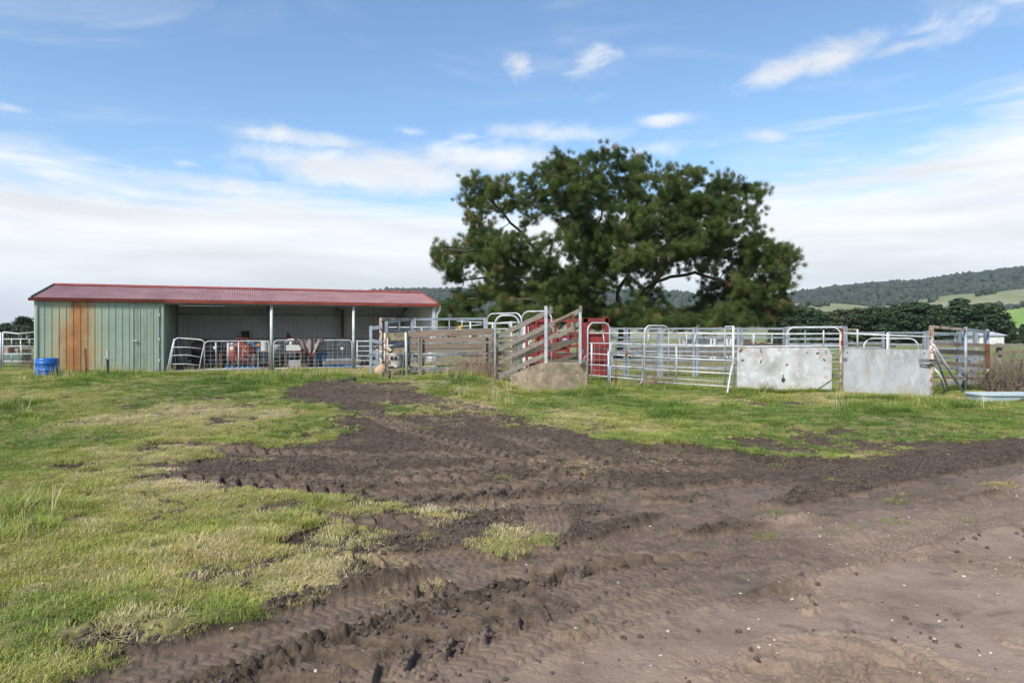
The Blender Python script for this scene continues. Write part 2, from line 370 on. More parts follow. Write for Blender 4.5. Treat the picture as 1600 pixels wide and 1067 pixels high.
def terrain(x, y):
    mud, ed = cover(x, y)
    road = sm(sdist(x, y, ROADP) + (fbm(x * 1.1, y * 1.1, 3, 4) - .5) * 1.3, -.3, .5)
    rough = blobs(x, y, [(1545,890,90,34,1.3),(1270,1045,190,24,1.3),(1120,935,60,16,.5),(1280,920,60,16,.5),(700,1067,50,10,.3),(1580,1000,40,20,.5)])
    churn = np.clip((1 - road) + sm(rough + (fbm(x * 3, y * 3, 3, 6) - .5), .25, .7) * .8, 0.06, 1)
    patch = sm(fbm(x * .9 + 3, y * .9, 3, 0), .36, .58)
    churn = churn * (.4 + .6 * patch)
    near = sm(y, 30, 18)
    wx = x + (fbm(x * 6, y * 6, 2, 1) - .5) * .12; wy = y + (fbm(x * 6, y * 6, 2, 2) - .5) * .12
    d1, h1 = worley(wx * 5.5, wy * 5.5, 1); d2, h2 = worley(wx * 13, wy * 13, 2); d3, h3 = worley(wx * 29, wy * 29, 4)
    d4, h4 = worley(wx * 62, wy * 62, 6); c4 = np.clip(1 - d4 ** 2 * 1.6, 0, 1) * (.2 + h4) * sm(y, 9, 5)
    c1 = np.clip(1 - d1 ** 2 * 1.6, 0, 1) * (.25 + h1); c2 = np.clip(1 - d2 ** 2 * 1.7, 0, 1) * (.2 + h2); c3 = np.clip(1 - d3 ** 2 * 1.6, 0, 1) * (.2 + h3)
    rel = (c1 * .017 + c2 * .022 + c3 * .017 + c4 * .009 - .026) * churn
    rel = rel + (fbm(x * 1.5, y * 1.5, 4, 3) - .5) * .10 * (.35 + churn * .65)
    fine = (fbm(x * 15, y * 15, 6, 5, .68) - .5)
    rel = rel + fine * (.012 + .028 * churn)
    smooth_m = np.zeros(x.shape); press = np.zeros(x.shape)
    for pts, hw, kind, dep in TRACKS:
        W = catmull([unproj(*p) for p in pts], 6)
        bb = (x > W[:, 0].min() - 1.2) & (x < W[:, 0].max() + 1.2) & (y > W[:, 1].min() - 1.2) & (y < W[:, 1].max() + 1.2)
        idx = np.nonzero(bb)
        if idx[0].size == 0: continue
        xs, ys = x[idx], y[idx]
        best = np.full(xs.shape, 9.); S = np.zeros(xs.shape); L = 0; tot = np.hypot(*(W[1:] - W[:-1]).T).sum()
        for i in range(len(W) - 1):
            dx, dy = W[i + 1] - W[i]; l = math.hypot(dx, dy)
            tr = ((xs - W[i, 0]) * dx + (ys - W[i, 1]) * dy) / (l * l)
            t = np.clip(tr, 0, 1); ddx = xs - W[i, 0] - t * dx; ddy = ys - W[i, 1] - t * dy
            d = np.hypot(ddx, ddy); k = d < np.abs(best)
            sg = np.sign(dx * ddy - dy * ddx); best = np.where(k, d * np.where(sg == 0, 1, sg), best); S = np.where(k, L + t * l, S); L += l
        wig = (fbm(xs * 2.2, ys * 2.2, 2, 6) - .5) * .10
        dd = best + wig; a = np.abs(dd)
        endf = sm(S, 0, .5) * sm(tot - S, 0, .5) * sm(fbm(xs * .8 + hw * 50, ys * .8, 2, 7), .22, .42)
        band = sm(a, hw * 1.12, hw * .9) * endf
        berm = np.exp(-((a - hw * 1.28) / (hw * .28)) ** 2) * endf
        if kind == 'lug':
            ph = (S + a * .85) / .23 + (dd > 0) * .5
            tri = np.abs((ph % 1) - .5) * 2
            prof = sm(tri, .36, .54) * (dep * .85 + .014) * sm(a, .015, .05) * (.55 + .9 * fbm(xs * 2, ys * 2, 2, 1)) - dep
            prof = prof + (fbm(xs * 12, ys * 12, 6, 2, .7) - .5) * .026 + (c3[idx] * .010 + c4[idx] * .005)
            sm_k = .86
        elif kind == 'rib':
            prof = -dep + .012 * np.abs(np.sin(math.pi * (dd / .055))) + .007 * np.sin(S * 2 * math.pi / .09 + a * 40)
            sm_k = .97
        else:
            zig = (np.abs(((S / .05) % 1) - .5) - .25) * .016
            g_ = np.abs(np.sin(math.pi * (dd + zig * 1.5) / .074)) ** .6
            bar = ((S + np.abs(((dd / .15) % 1) - .5) * .09) / .066 % 1) > .38
            prof = -dep + .015 * sm(fbm(xs * 2.6, ys * 2.6, 3, 7), .18, .46) * (.45 * g_ + .55 * bar) + (fbm(xs * 11, ys * 11, 4, 3, .6) - .5) * .006
            sm_k = .97
        rl = rel[idx]; tgt = rl * (1 - sm_k) + prof
        if kind == 'lug': mud[idx] = np.maximum(mud[idx], band * sm(fbm(xs * 5, ys * 5, 4, 3), .30, .45))
        k = band * np.clip(mud[idx] * 1.3, 0, 1)
        rel[idx] = rl * (1 - k) + tgt * k + berm * .015 * (.3 + c2[idx] * .6 + c3[idx] * .7 + fine[idx]) * np.clip(mud[idx], .15, 1)
        smooth_m[idx] = np.maximum(smooth_m[idx], k * (.45 if kind == 'lug' else .8)); press[idx] = np.maximum(press[idx], band)
    lawn = (fbm(x * 2.2, y * 2.2, 4, 4) - .5) * .09 + (fbm(x * .5, y * .5, 2, 2) - .5) * .16 * sm(y, 3, 7)
    lump = np.clip(1 - d1 ** 2 * 2, 0, 1) * .035 * h1
    edge = .035 * np.exp(-(ed / .25) ** 2)
    h = G(x, y) + near * (rel * mud + (lawn + lump + .02) * (1 - mud) + edge * (fbm(x * 3, y * 3, 2, 3) + .2))
    h = h + .04 * sm(y, 12.5, 14) * sm(y, 22, 17) * fbm(x * .6, y * .6, 2, 5) * sm(x, -1.5, 1.5) * sm(mud, .6, .1)
    return h, mud, road, smooth_m, churn
rows = [-40, -20, -10, -5, -2, 0, 1.0, 1.8]
Y = 2.35
while Y < 27:
    rows.append(Y); Y += max(min(Y * Y / 1760 * .78, .036), .0045)
while Y < 4000: rows.append(Y); Y *= 1.035
rows = np.array(rows)
cols = np.concatenate([[-14, -7, -4, -3, -2.4, -2.0, -1.7, -1.4, -1.25, -1.15, -1.05, -.99, -.94, -.90], np.linspace(-.87, .87, 860), [.90, .94, .99, 1.05, 1.15, 1.25, 1.4, 1.7, 2.0, 2.4, 3, 4, 7, 14]])
wid = np.where(rows > 1.5, rows + .05, 1.55 + (1.5 - rows) * .25)
GX = wid[:, None] * cols[None, :]; GY = np.repeat(rows[:, None], len(cols), 1)
GX = np.clip(GX, -6000, 6000)
GH, GM, GR, GS, GC = terrain(GX, GY)
nr, nc = GX.shape
print('ground', nr, nc, nr * nc)
ii = np.arange(nr * nc).reshape(nr, nc)
quads = np.stack([ii[:-1, :-1], ii[:-1, 1:], ii[1:, 1:], ii[1:, :-1]], -1).reshape(-1, 4)
def height_at(x, y):
    """ground height, read from the built grid"""
    x = np.atleast_1d(np.asarray(x, float)); y = np.atleast_1d(np.asarray(y, float))
    r = np.clip(np.searchsorted(rows, y) - 1, 0, nr - 2); fr = (y - rows[r]) / (rows[r + 1] - rows[r])
    wv = np.where(y > 1.5, y + .05, 1.55 + (1.5 - y) * .25)
    c = np.clip(np.searchsorted(cols, x / wv) - 1, 0, nc - 2); fc = (x / wv - cols[c]) / (cols[c + 1] - cols[c])
    fr = np.clip(fr, 0, 1); fc = np.clip(fc, 0, 1)
    f = lambda A: (A[r, c] * (1 - fc) + A[r, c + 1] * fc) * (1 - fr) + (A[r + 1, c] * (1 - fc) + A[r + 1, c + 1] * fc) * fr
    return f(GH), f(GM)
def press_at(x, y):
    global GH
    keep = GH; GH = GS; r = height_at(x, y)[0]; GH = keep
    return r
def hz(x, y): return float(height_at(x, y)[0][0])

gm, t, b = material('ground_earth_and_turf')
co = t.new('ShaderNodeTexCoord').outputs['Object']
mud_a = t.attr('mud').outputs['Fac']; road_a = t.attr('road').outputs['Fac']; smo_a = t.attr('smooth').outputs['Fac']
straw_a = t.attr('straw').outputs['Fac']; lush_a = t.attr('lush').outputs['Fac']; yell_a = t.attr('yellow').outputs['Fac']
na = t.noise(co, 1.3, 6, .62, .3); nb = t.noise(co, 9, 6, .65, .4); nc_ = t.noise(co, 55, 4, .7)
churned = t.mix(t.ramp(nb, .32, .68), (.036, .025, .017, 1), (.105, .075, .051, 1))
churned = t.mix(t.m('MULTIPLY', t.ramp(na, .45, .7), .45), churned, (.170, .122, .086, 1))
roadc = t.mix(t.ramp(na, .3, .7), (.210, .153, .113, 1), (.34, .252, .188, 1))
roadc = t.mix(t.m('MULTIPLY', t.ramp(nb, .5, .75), .5), roadc, (.36, .26, .19, 1))
roadc = t.mix(t.m('MULTIPLY', t.ramp(t.noise(co, 3.3, 5, .7, .6), .53, .68), .65), roadc, (.115, .080, .058, 1))
smoothc = t.mix(t.ramp(nb, .3, .7), (.145, .104, .076, 1), (.245, .180, .132, 1))
mudc = t.mix(road_a, churned, roadc)
mudc = t.mix(t.m('MULTIPLY', smo_a, .8), mudc, smoothc)
mudc = t.mix(t.m('MULTIPLY', t.ramp(nc_, .66, .76), .5), mudc, (.36, .30, .25, 1))
mudc = t.mix(t.m('MULTIPLY', straw_a, t.ramp(nb, .4, .6)), mudc, (.30, .22, .13, 1))
n5 = t.noise(co, 2.3, 6, .62, .4); n6 = t.noise(co, 26, 5, .7, .2)
turf = t.mix(t.ramp(n5, .3, .7), (.12, .13, .04, 1), (.22, .20, .07, 1))
turf = t.mix(t.m('MULTIPLY', lush_a, .7), turf, (.075, .125, .025, 1))
turf = t.mix(t.m('MULTIPLY', yell_a, .7), turf, (.25, .225, .045, 1))
turf = t.mix(t.m('MULTIPLY', t.ramp(n6, .4, .7), .55), turf, (.25, .21, .10, 1))
turf = t.mix(straw_a, turf, (.33, .26, .16, 1))
far = t.ramp(t.m('LENGTH', 0) if False else t.vm('LENGTH', co), 28, 60)
nf = t.noise(t.mapv(co, (.02, .05, 1)), 1.0, 5, .6)
turf = t.mix(far, turf, t.mix(t.ramp(nf, .35, .65), (.13, .17, .05, 1), (.23, .22, .09, 1)))
edge = t.ramp(t.m('ADD', mud_a, t.m('MULTIPLY', t.m('SUBTRACT', nb, .5), .7)), .30, .50)
t.put(b.inputs['Base Color'], t.mix(edge, turf, mudc))
t.put(b.inputs['Roughness'], t.m('SUBTRACT', .92, t.m('MULTIPLY', t.m('MAXIMUM', smo_a, t.m('MULTIPLY', road_a, t.ramp(na, .3, .6))), .40)))
b.inputs['Specular IOR Level'].default_value = .35
bump(t, b, t.m('ADD', t.m('MULTIPLY', t.noise(co, 45, 6, .72, .3), 1.0), t.m('MULTIPLY', t.noise(co, 160, 3, .7), .35)), .022, .75)
gx, gy = GX.ravel(), GY.ravel()
ground = np_mesh('ground', np.stack([gx, gy, GH.ravel()], -1), quads, gm, dict(
    mud=GM.ravel(), road=GR.ravel(), smooth=GS.ravel(),
    straw=np.clip(blobs(gx, gy, STRAW) * sm(fbm(gx * 5, gy * 8, 4, 2, .6) + blobs(gx, gy, STRAW) * .35, .55, .8) * 1.2, 0, 1),
    lush=blobs(gx, gy, LUSH), yellow=blobs(gx, gy, YELL)))
props(ground, kind='structure')

# ------------------------------------------------------------------ grass, straw, stones: what nobody could count
def blade_mesh(name, n, rad, hmin, hmax, wdt, lean, mat, flat=False, seg=2):
    V = []; Fq = []
    for i in range(n):
        r = rad * math.sqrt(random.random()); a = random.uniform(0, 2 * math.pi); x, y = r * math.cos(a), r * math.sin(a)
        h = random.uniform(hmin, hmax) * (1 - .35 * r / rad); d = random.uniform(0, 2 * math.pi)
        if random.random() < .5: d = a + random.uniform(-.6, .6)
        ln = h * random.uniform(.1, lean); wd = wdt * random.uniform(.7, 1.25)
        if flat: ln = h; h = random.uniform(.004, .03)
        px, py = -math.sin(d) * wd / 2, math.cos(d) * wd / 2
        q = len(V)
        for k in range(seg):
            u = k / seg; f = 1 - u * .4
            X = x + math.cos(d) * ln * u ** 1.7; Yy = y + math.sin(d) * ln * u ** 1.7
            zz = h * (u - .12 * u * u) - (.012 if k == 0 else 0) * (not flat) + (0.003 if flat else 0)
            V += [(X - px * f, Yy - py * f, zz), (X + px * f, Yy + py * f, zz)]
        V.append((x + math.cos(d) * ln, y + math.sin(d) * ln, h * .88))
        for k in range(seg - 1): Fq += [(q + 2 * k, q + 2 * k + 1, q + 2 * k + 3, q + 2 * k + 2)]
        Fq.append((q + 2 * seg - 2, q + 2 * seg - 1, q + 2 * seg))
    me = bpy.data.meshes.new(name); me.from_pydata(V, [], Fq); me.materials.append(mat); me.update()
    return bpy.data.objects.new(name, me)
def grass_mat(name, cols, rough=.6):
    m, t, b = material(name)
    ti = t.attr('tint', 'INSTANCER').outputs['Fac']; oi = t.new('ShaderNodeObjectInfo').outputs['Random']
    x = t.new('ShaderNodeValToRGB'); cr = x.color_ramp
    while len(cr.elements) < len(cols): cr.elements.new(.5)
    for e, (p, c) in zip(cr.elements, cols): e.position = p; e.color = (*c, 1)
    gi = t.new('ShaderNodeNewGeometry').outputs['Random Per Island']
    t.put(x.inputs[0], t.m('ADD', ti, t.m('MULTIPLY', t.m('SUBTRACT', gi, .5), .42)))
    c = t.mix(t.ramp(gi, .0, 1.0, -.25, .3, False), x.outputs[0], (.30, .26, .10, 1))
    t.put(b.inputs['Base Color'], c); b.inputs['Roughness'].default_value = rough; b.inputs['Specular IOR Level'].default_value = .3
    tr = t.new('ShaderNodeBsdfTranslucent'); t.put(tr.inputs[0], c); ms = t.new('ShaderNodeMixShader'); ms.inputs[0].default_value = .3
    o = [n for n in t.n if n.type == 'OUTPUT_MATERIAL'][0]
    t.l.new(b.outputs[0], ms.inputs[1]); t.l.new(tr.outputs[0], ms.inputs[2]); t.l.new(ms.outputs[0], o.inputs[0])
    return m
GRASS = grass_mat('grass_blades', [(0, (.10, .19, .035)), (.3, (.19, .29, .055)), (.55, (.33, .375, .075)), (.75, (.50, .43, .13)), (1, (.68, .58, .40))])
def scatter(name, src, x, y, scale, tint, kind, label, lift=0.0, tilt=.12, z=None, rot=None):
    n = len(x); z = height_at(x, y)[0] if z is None else z
    if rot is None: rot = np.stack([RS.uniform(-tilt, tilt, n), RS.uniform(-tilt, tilt, n), RS.uniform(0, 6.283, n)], -1)
    o = np_mesh(name, np.stack([x, y, z + lift], -1), np.zeros((0, 4)), None, dict(sc=scale, rot=rot, tint=tint, pick=kind.astype(float)))
    col = bpy.data.collections.new(name + '_source')
    for s in src: col.objects.link(s)
    g = bpy.data.node_groups.new(name, 'GeometryNodeTree')
    g.interface.new_socket('Geometry', in_out='INPUT', socket_type='NodeSocketGeometry'); g.interface.new_socket('Geometry', in_out='OUTPUT', socket_type='NodeSocketGeometry')
    N = g.nodes; L = g.links
    gi = N.new('NodeGroupInput'); go = N.new('NodeGroupOutput'); ip = N.new('GeometryNodeInstanceOnPoints'); ci = N.new('GeometryNodeCollectionInfo')
    ci.inputs['Collection'].default_value = col; ci.inputs['Separate Children'].default_value = True; ci.inputs['Reset Children'].default_value = True
    mp = N.new('GeometryNodeMeshToPoints')
    def at(nm, ty): x_ = N.new('GeometryNodeInputNamedAttribute'); x_.data_type = ty; x_.inputs[0].default_value = nm; return x_.outputs[0]
    L.new(gi.outputs[0], mp.inputs[0]); L.new(mp.outputs[0], ip.inputs['Points']); L.new(ci.outputs[0], ip.inputs['Instance'])
    ip.inputs['Pick Instance'].default_value = True
    L.new(at('pick', 'FLOAT'), ip.inputs['Instance Index']); L.new(at('sc', 'FLOAT'), ip.inputs['Scale'])
    er = N.new('FunctionNodeEulerToRotation'); L.new(at('rot', 'FLOAT_VECTOR'), er.inputs[0]); L.new(er.outputs[0], ip.inputs['Rotation'])
    L.new(ip.outputs[0], go.inputs[0])
    md = o.modifiers.new('scatter', 'NODES'); md.node_group = g
    if label: props(o, kind='stuff')
    return o
def sample(n, y0, y1, dens_pow=1.0, tmax=1.0):
    """random ground points, denser close to the camera"""
    u = RS.rand(n); y = (y0 ** dens_pow + u * (y1 ** dens_pow - y0 ** dens_pow)) ** (1 / dens_pow)
    return RS.uniform(-tmax, tmax, n) * y, y
def make_grass():
    kinds = []
    for k in range(3): kinds.append(blade_mesh('sward_%d' % k, 150, .18, .010, .028, .0042, 3.4, GRASS))
    for k in range(3): kinds.append(blade_mesh('tuft_%d' % k, 100, .15, .022, .062, .0044, 2.4, GRASS, seg=3))
    for k in range(2): kinds.append(blade_mesh('tussock_%d' % k, 120, .17, .06, .19, .0058, 1.7, GRASS, seg=4))
    for k in range(2): kinds.append(blade_mesh('stalk_%d' % k, 16, .12, .3, .62, .006, .5, GRASS, seg=3))
    names = sorted(range(len(kinds)), key=lambda i: kinds[i].name)          # collection children come in name order
    order = {kinds[i].name: r for r, i in enumerate(names)}
    xs, ys = [], []
    for n, a, bb, pw in ((5200, 2.5, 6, 1.0), (9500, 6, 11, 1.2), (26000, 11, 30, 1.3)):
        x, y = sample(n, a, bb, pw, .98); xs.append(x); ys.append(y)
    x = np.concatenate(xs); y = np.concatenate(ys)
    h, m = height_at(x, y); lush = blobs(x, y, LUSH); yel = blobs(x, y, YELL); st = blobs(x, y, STRAW)
    n1 = fbm(x * 1.1, y * 1.1, 3, 2); n2 = fbm(x * .45 + 9, y * .45, 3, 4)
    keep = (m < .30 + .5 * RS.rand(len(x)) ** 2) & (RS.rand(len(x)) > st * .75)
    # under the shed's roof nothing grows
    ux = (x + 14.8) * .932 + (y - 21.2) * .363; vx = -(x + 14.8) * .363 + (y - 21.2) * .932
    keep &= ~((ux > -.05) & (ux < 12.8) & (vx > -.02) & (vx < 5.3))
    x, y, lush, yel, st, n1, n2, m = [a[keep] for a in (x, y, lush, yel, st, n1, n2, m)]
    n = len(x); r = RS.rand(n)
    lush = lush * (1 - ((x > 9.8) & (y > 13.2) & (y < 17.2)))
    q = lush * .75 + (n1 - .5) * 1.3 + .05 * (y > 12)
    kind = np.zeros(n, int)
    kind[q > .28] = 3; kind[(q > .55) & (r < .32)] = 6; kind[(q > .5) & (r > .97) & (y > 13)] = 8
    kind = kind + (RS.rand(n) * np.where(kind < 6, 3, 2)).astype(int)
    tint = .40 + (n2 - .5) * 1.35 + (n1 - .5) * -.3 + (RS.rand(n) < .14) * .35 + sm(fbm(x * .7 + 30, y * .7, 4, 5), .56, .68) * .14 * (y < 19) - lush * .34 + yel * .14 + st * .3 + RS.normal(0, .08, n)
    tint[kind >= 8] += .35
    sc = RS.uniform(.75, 1.25, n) * np.where(y > 11, 1.12, .92) * np.where(m > .3, .7, 1)
    lut = np.array([order[k.name] for k in kinds])
    scatter('grass', kinds, x, y, sc, np.clip(tint, 0, 1), lut[kind], True)
    # long dry and green growth along the fence lines
    pts = []
    for (p0, p1, n_, wv) in (((640,592),(775,594),150,.35),((775,596),(800,612),50,.3),((795,617),(925,618),45,.10),((925,600),(1010,606),60,.5),((1010,606),(1145,612),170,.4),((1150,616),(1305,618),190,.12),((1310,626),(1460,628),120,.16),((1455,612),(1600,606),110,.3),((1510,636),(1620,640),14,.15),
                          ((140,584),(200,586),60,.2),((55,586),(140,588),30,.2),((200,585),(255,586),30,.1),((255,587),(420,588),130,.15),((425,590),(480,592),110,.45),((480,590),(600,592),130,.3),((15,640),(70,665),20,.3),((10,800),(60,830),40,.3),((690,610),(800,640),60,.5)):
        a = np.array(unproj(*p0)); c = np.array(unproj(*p1)); uu = RS.rand(n_)
        pts.append(np.stack([a[0] + (c[0] - a[0]) * uu + RS.normal(0, .12, n_), a[1] + (c[1] - a[1]) * uu + RS.normal(0, wv, n_)], -1))
    p = np.concatenate(pts); x, y = p[:, 0], p[:, 1]; m = height_at(x, y)[1]
    ux = (x + 14.8) * .932 + (y - 21.2) * .363; vx = -(x + 14.8) * .363 + (y - 21.2) * .932
    k = (m < .6) & ~((ux > -.05) & (ux < 12.8) & (vx > -.02)); x, y = x[k], y[k]; n = len(x)
    kind = np.where(RS.rand(n) < .86, 6, 8) + (RS.rand(n) < .5)
    tint = .22 + fbm(x * .9, y * .9, 3, 6) * .35 + (RS.rand(n) < .10) * .45 + (kind >= 8) * .45 + blobs(x, y, STRAW) * .35
    src = [kk.copy() for kk in kinds]
    for s_, kk in zip(src, kinds): s_.name = 'long_' + kk.name.replace('_', '_')
    names = sorted(range(len(src)), key=lambda i: src[i].name); order2 = {i: r for r, i in enumerate(names)}
    lut = np.array([order2[i] for i in range(len(src))])
    scatter('long_grass', src, x, y, RS.uniform(.55, 1.15, n), np.clip(tint, 0, 1), lut[kind], True)
    # straw and dead grass lying on the ground
    sk = [blade_mesh('straw_wisp_%d' % i, 46, .2, .06, .2, .0055, 1, GRASS, flat=True, seg=2) for i in range(3)]
    x, y = sample(16000, 2.6, 18, 1.2, .95); st = blobs(x, y, STRAW) * sm(fbm(x * 1.6, y * 3, 3, 3), .3, .55)
    k = RS.rand(len(x)) < st * .9; x, y = x[k], y[k]
    scatter('straw', sk, x, y, RS.uniform(.6, 1.1, len(x)), RS.uniform(.78, 1, len(x)), (RS.rand(len(x)) * 3).astype(int), True, .006, .25)
make_grass()
def make_crumbs():
    """loose clods and small stones on the mud"""
    m1 = mottled('clod_earth', (.05, .036, .03, 1), (.12, .088, .07, 1), 30, .9); m2 = mottled('pale_stone', (.42, .38, .33, 1), (.6, .56, .5, 1), 30, .8)
    def rock(name, mat, sub, sq):
        import bmesh
        bm = bmesh.new(); bmesh.ops.create_icosphere(bm, subdivisions=sub, radius=.02)
        for v in bm.verts: v.co *= random.uniform(.65, 1.25); v.co.z *= sq
        me = bpy.data.meshes.new(name); bm.to_mesh(me); bm.free(); me.materials.append(mat); return bpy.data.objects.new(name, me)
    cl = [rock('clod_%d' % i, m1, 2, .7) for i in range(4)]; st = [rock('chip_%d' % i, m2, 1, .55) for i in range(3)]
    x, y = sample(150000, 2.5, 17, 1.1, .95); h, m = height_at(x, y); f = worley(x * 1.7, y * 1.7, 6)[1]
    rd = sm(sdist(x, y, ROADP), -.1, .4)
    k = (m > .55) & (RS.rand(len(x)) < (.95 - rd * .92) * (.1 + f * 1.2) * (1 - np.clip(press_at(x, y) * 1.4, 0, .97))); x, y = x[k], y[k]
    scatter('loose_clods', cl, x, y, RS.uniform(.2, 1.0, len(x)) ** 3.6 * 1.05 + .14, RS.rand(len(x)), (RS.rand(len(x)) * 4).astype(int), True, .004, 1.0)
    x, y = sample(2000, 2.5, 11, 1.0, .95); h, m = height_at(x, y); k = (m > .7) & (RS.rand(len(x)) < .1 + .5 * sm(sdist(x, y, ROADP), 0, .5)); x, y = x[k], y[k]
    scatter('gravel', st, x, y, RS.uniform(.1, .8, len(x)) ** 2.5 + .10, RS.rand(len(x)), (RS.rand(len(x)) * 3).astype(int), True, .003, .5)
make_crumbs()

# ------------------------------------------------------------------ hills
def interp(pts, x): p = np.array(pts, float); return np.interp(x, p[:, 0], p[:, 1])
def hill(name, sky_pts, Yf, Yr, mat, zf=-2.3, n=160, rough=0.02, depth=0.6):
    px = np.linspace(sky_pts[0][0], sky_pts[-1][0], n); py = interp(sky_pts, px)
    zr = CAMH - (py - 521) / F * Yr
    rowsY = [(Yf + (Yr - Yf) * u, u) for u in np.linspace(0, 1, 26)] + [(Yr + (Yr - Yf) * .3 * u, 1 - .25 * u) for u in np.linspace(.1, 2.0, 8)]
    V = []
    for (yy, u) in rowsY:
        k = u if u < 0 else (u * u * (3 - 2 * u)) ** .85
        X = (px - 800) / F * Yr * (.75 + .25 * (yy - Yf) / (Yr - Yf)) if False else (px - 800) / F * Yr
        z = zf + (zr - zf) * k + (fbm(X / 60, np.full(n, yy / 60), 4, 2) - .5) * rough * Yr * .1 * math.sin(math.pi * min(u, 1))
        V.append(np.stack([X, np.full(n, yy), z], -1))
    V = np.array(V); R = len(rowsY); ii = np.arange(R * n).reshape(R, n)
    q = np.stack([ii[:-1, :-1], ii[:-1, 1:], ii[1:, 1:], ii[1:, :-1]], -1).reshape(-1, 4)
    o = np_mesh(name, V.reshape(-1, 3), q, mat); props(o, kind='structure')
    return V
m_hill = mottled('hill_pasture', (.17, .19, .09, 1), (.27, .265, .16, 1), .012, .95, lo=.38, hi=.62, stretch=(1, .5, 1), spots=[((.10, .12, .07), .05, .60, .66, .8), ((.42, .40, .34), .035, .64, .72, .5)])
m_padd = mottled('green_paddock', (.14, .25, .05, 1), (.22, .31, .08, 1), .02, .95)
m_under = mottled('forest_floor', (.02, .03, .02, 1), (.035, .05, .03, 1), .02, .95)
SK_F = [(-2200,560),(-900,528),(-500,520),(0,515),(560,462),(640,457),(760,458),(900,462),(960,459),(1050,462),(1130,470),(1200,468),(1240,462),(1300,453),(1360,447),(1420,445),(1480,436),(1540,429),(1600,422),(1750,405),(2000,392),(2400,380),(3200,400),(4600,520)]
SK_G = [(-2200,560),(-400,530),(300,520),(640,500),(900,486),(1100,488),(1180,482),(1215,477),(1252,473),(1290,476),(1320,483),(1345,482),(1380,478),(1430,475),(1465,468),(1485,461),(1510,459),(1545,461),(1600,451),(1750,440),(2100,424),(2600,430),(4200,525)]
SK_P = [(1380,522),(1470,512),(1540,494),(1570,486),(1600,482),(1700,474),(1900,466),(2300,480),(3000,525)]
Vf = hill('forested_hill', SK_F, 850, 1500, m_under, n=220)
Vg = hill('pasture_hill', SK_G, 480, 900, m_hill, n=200, rough=.05)
Vp = hill('green_hill', SK_P, 300, 420, m_padd, n=60, rough=.02)

def ico(sub=1):
    import bmesh
    bm = bmesh.new(); bmesh.ops.create_icosphere(bm, subdivisions=sub, radius=1)
    V = np.array([v.co[:] for v in bm.verts]); Fq = np.array([[v.index for v in f.verts] for f in bm.faces]); bm.free(); return V, Fq
def wood(name, centers, radii, mat, sub=1, squash=.8, kind='stuff'):
    IV, IF = ico(sub); n = len(centers)
    V = IV[None] * radii[:, None, None] * (1 + RS.uniform(-.38, .38, (n, len(IV), 1))); V[:, :, 2] *= squash * RS.uniform(.8, 1.3, (n, 1)); V += centers[:, None]
    Fq = (IF[None] + (np.arange(n) * len(IV))[:, None, None]).reshape(-1, 3)
    o = np_mesh(name, V.reshape(-1, 3), Fq, mat, None, smooth=False, nper=3); props(o, kind=kind); return o
m_gum = mottled('gum_canopy', (.018, .032, .022, 1), (.048, .064, .042, 1), .05, .9, detail=3)
def hill_pts(V, n, umin, umax, px0, px1):
    R, N = V.shape[:2]; r = RS.uniform(umin, umax, n) * 25; f = (N - 1)
    xs = (RS.uniform(px0, px1, n)); tx = np.clip((xs - px0_all(V)[0]) / (px0_all(V)[1] - px0_all(V)[0]) * f, 0, f - 1.001)
    a = r.astype(int); c = tx.astype(int); fr = (r - a)[:, None]; fc = (tx - c)[:, None]
    return (V[a, c] * (1 - fc) + V[a, c + 1] * fc) * (1 - fr) + (V[a + 1, c] * (1 - fc) + V[a + 1, c + 1] * fc) * fr
def px0_all(V): return V[0, 0, 0] / V[25, 0, 1] * F + 800, V[0, -1, 0] / V[25, 0, 1] * F + 800
pts = np.concatenate([hill_pts(Vf, 9500, .35, 1.0, 560, 2000), hill_pts(Vf, 1300, .985, 1.0, 560, 1700)])
rad = RS.uniform(3.5, 6.8, len(pts)); pts[:, 2] += rad * .45
wood('hill_forest', pts, rad, m_gum, 1, .95)
# trees dotted over the pasture
pp = [];
for (a, b_, u0, u1, n) in ((1480, 1500, .84, .88, 6), (1290, 1330, .86, .97, 22), (1570, 1640, .60, .72, 60), (1300, 1560, .45, .62, 130), (1190, 1240, .70, .8, 20), (1640, 2000, .4, .9, 60), (960, 1180, .5, .85, 90), (1335, 1480, .94, .99, 10)):
    pp.append(hill_pts(Vg, n, u0, u1, a, b_))
pp = np.concatenate(pp); rad = RS.uniform(2.2, 5, len(pp)); pp[:, 2] += rad * .7
wood('pasture_scrub', pp, rad, m_gum, 1, .9)

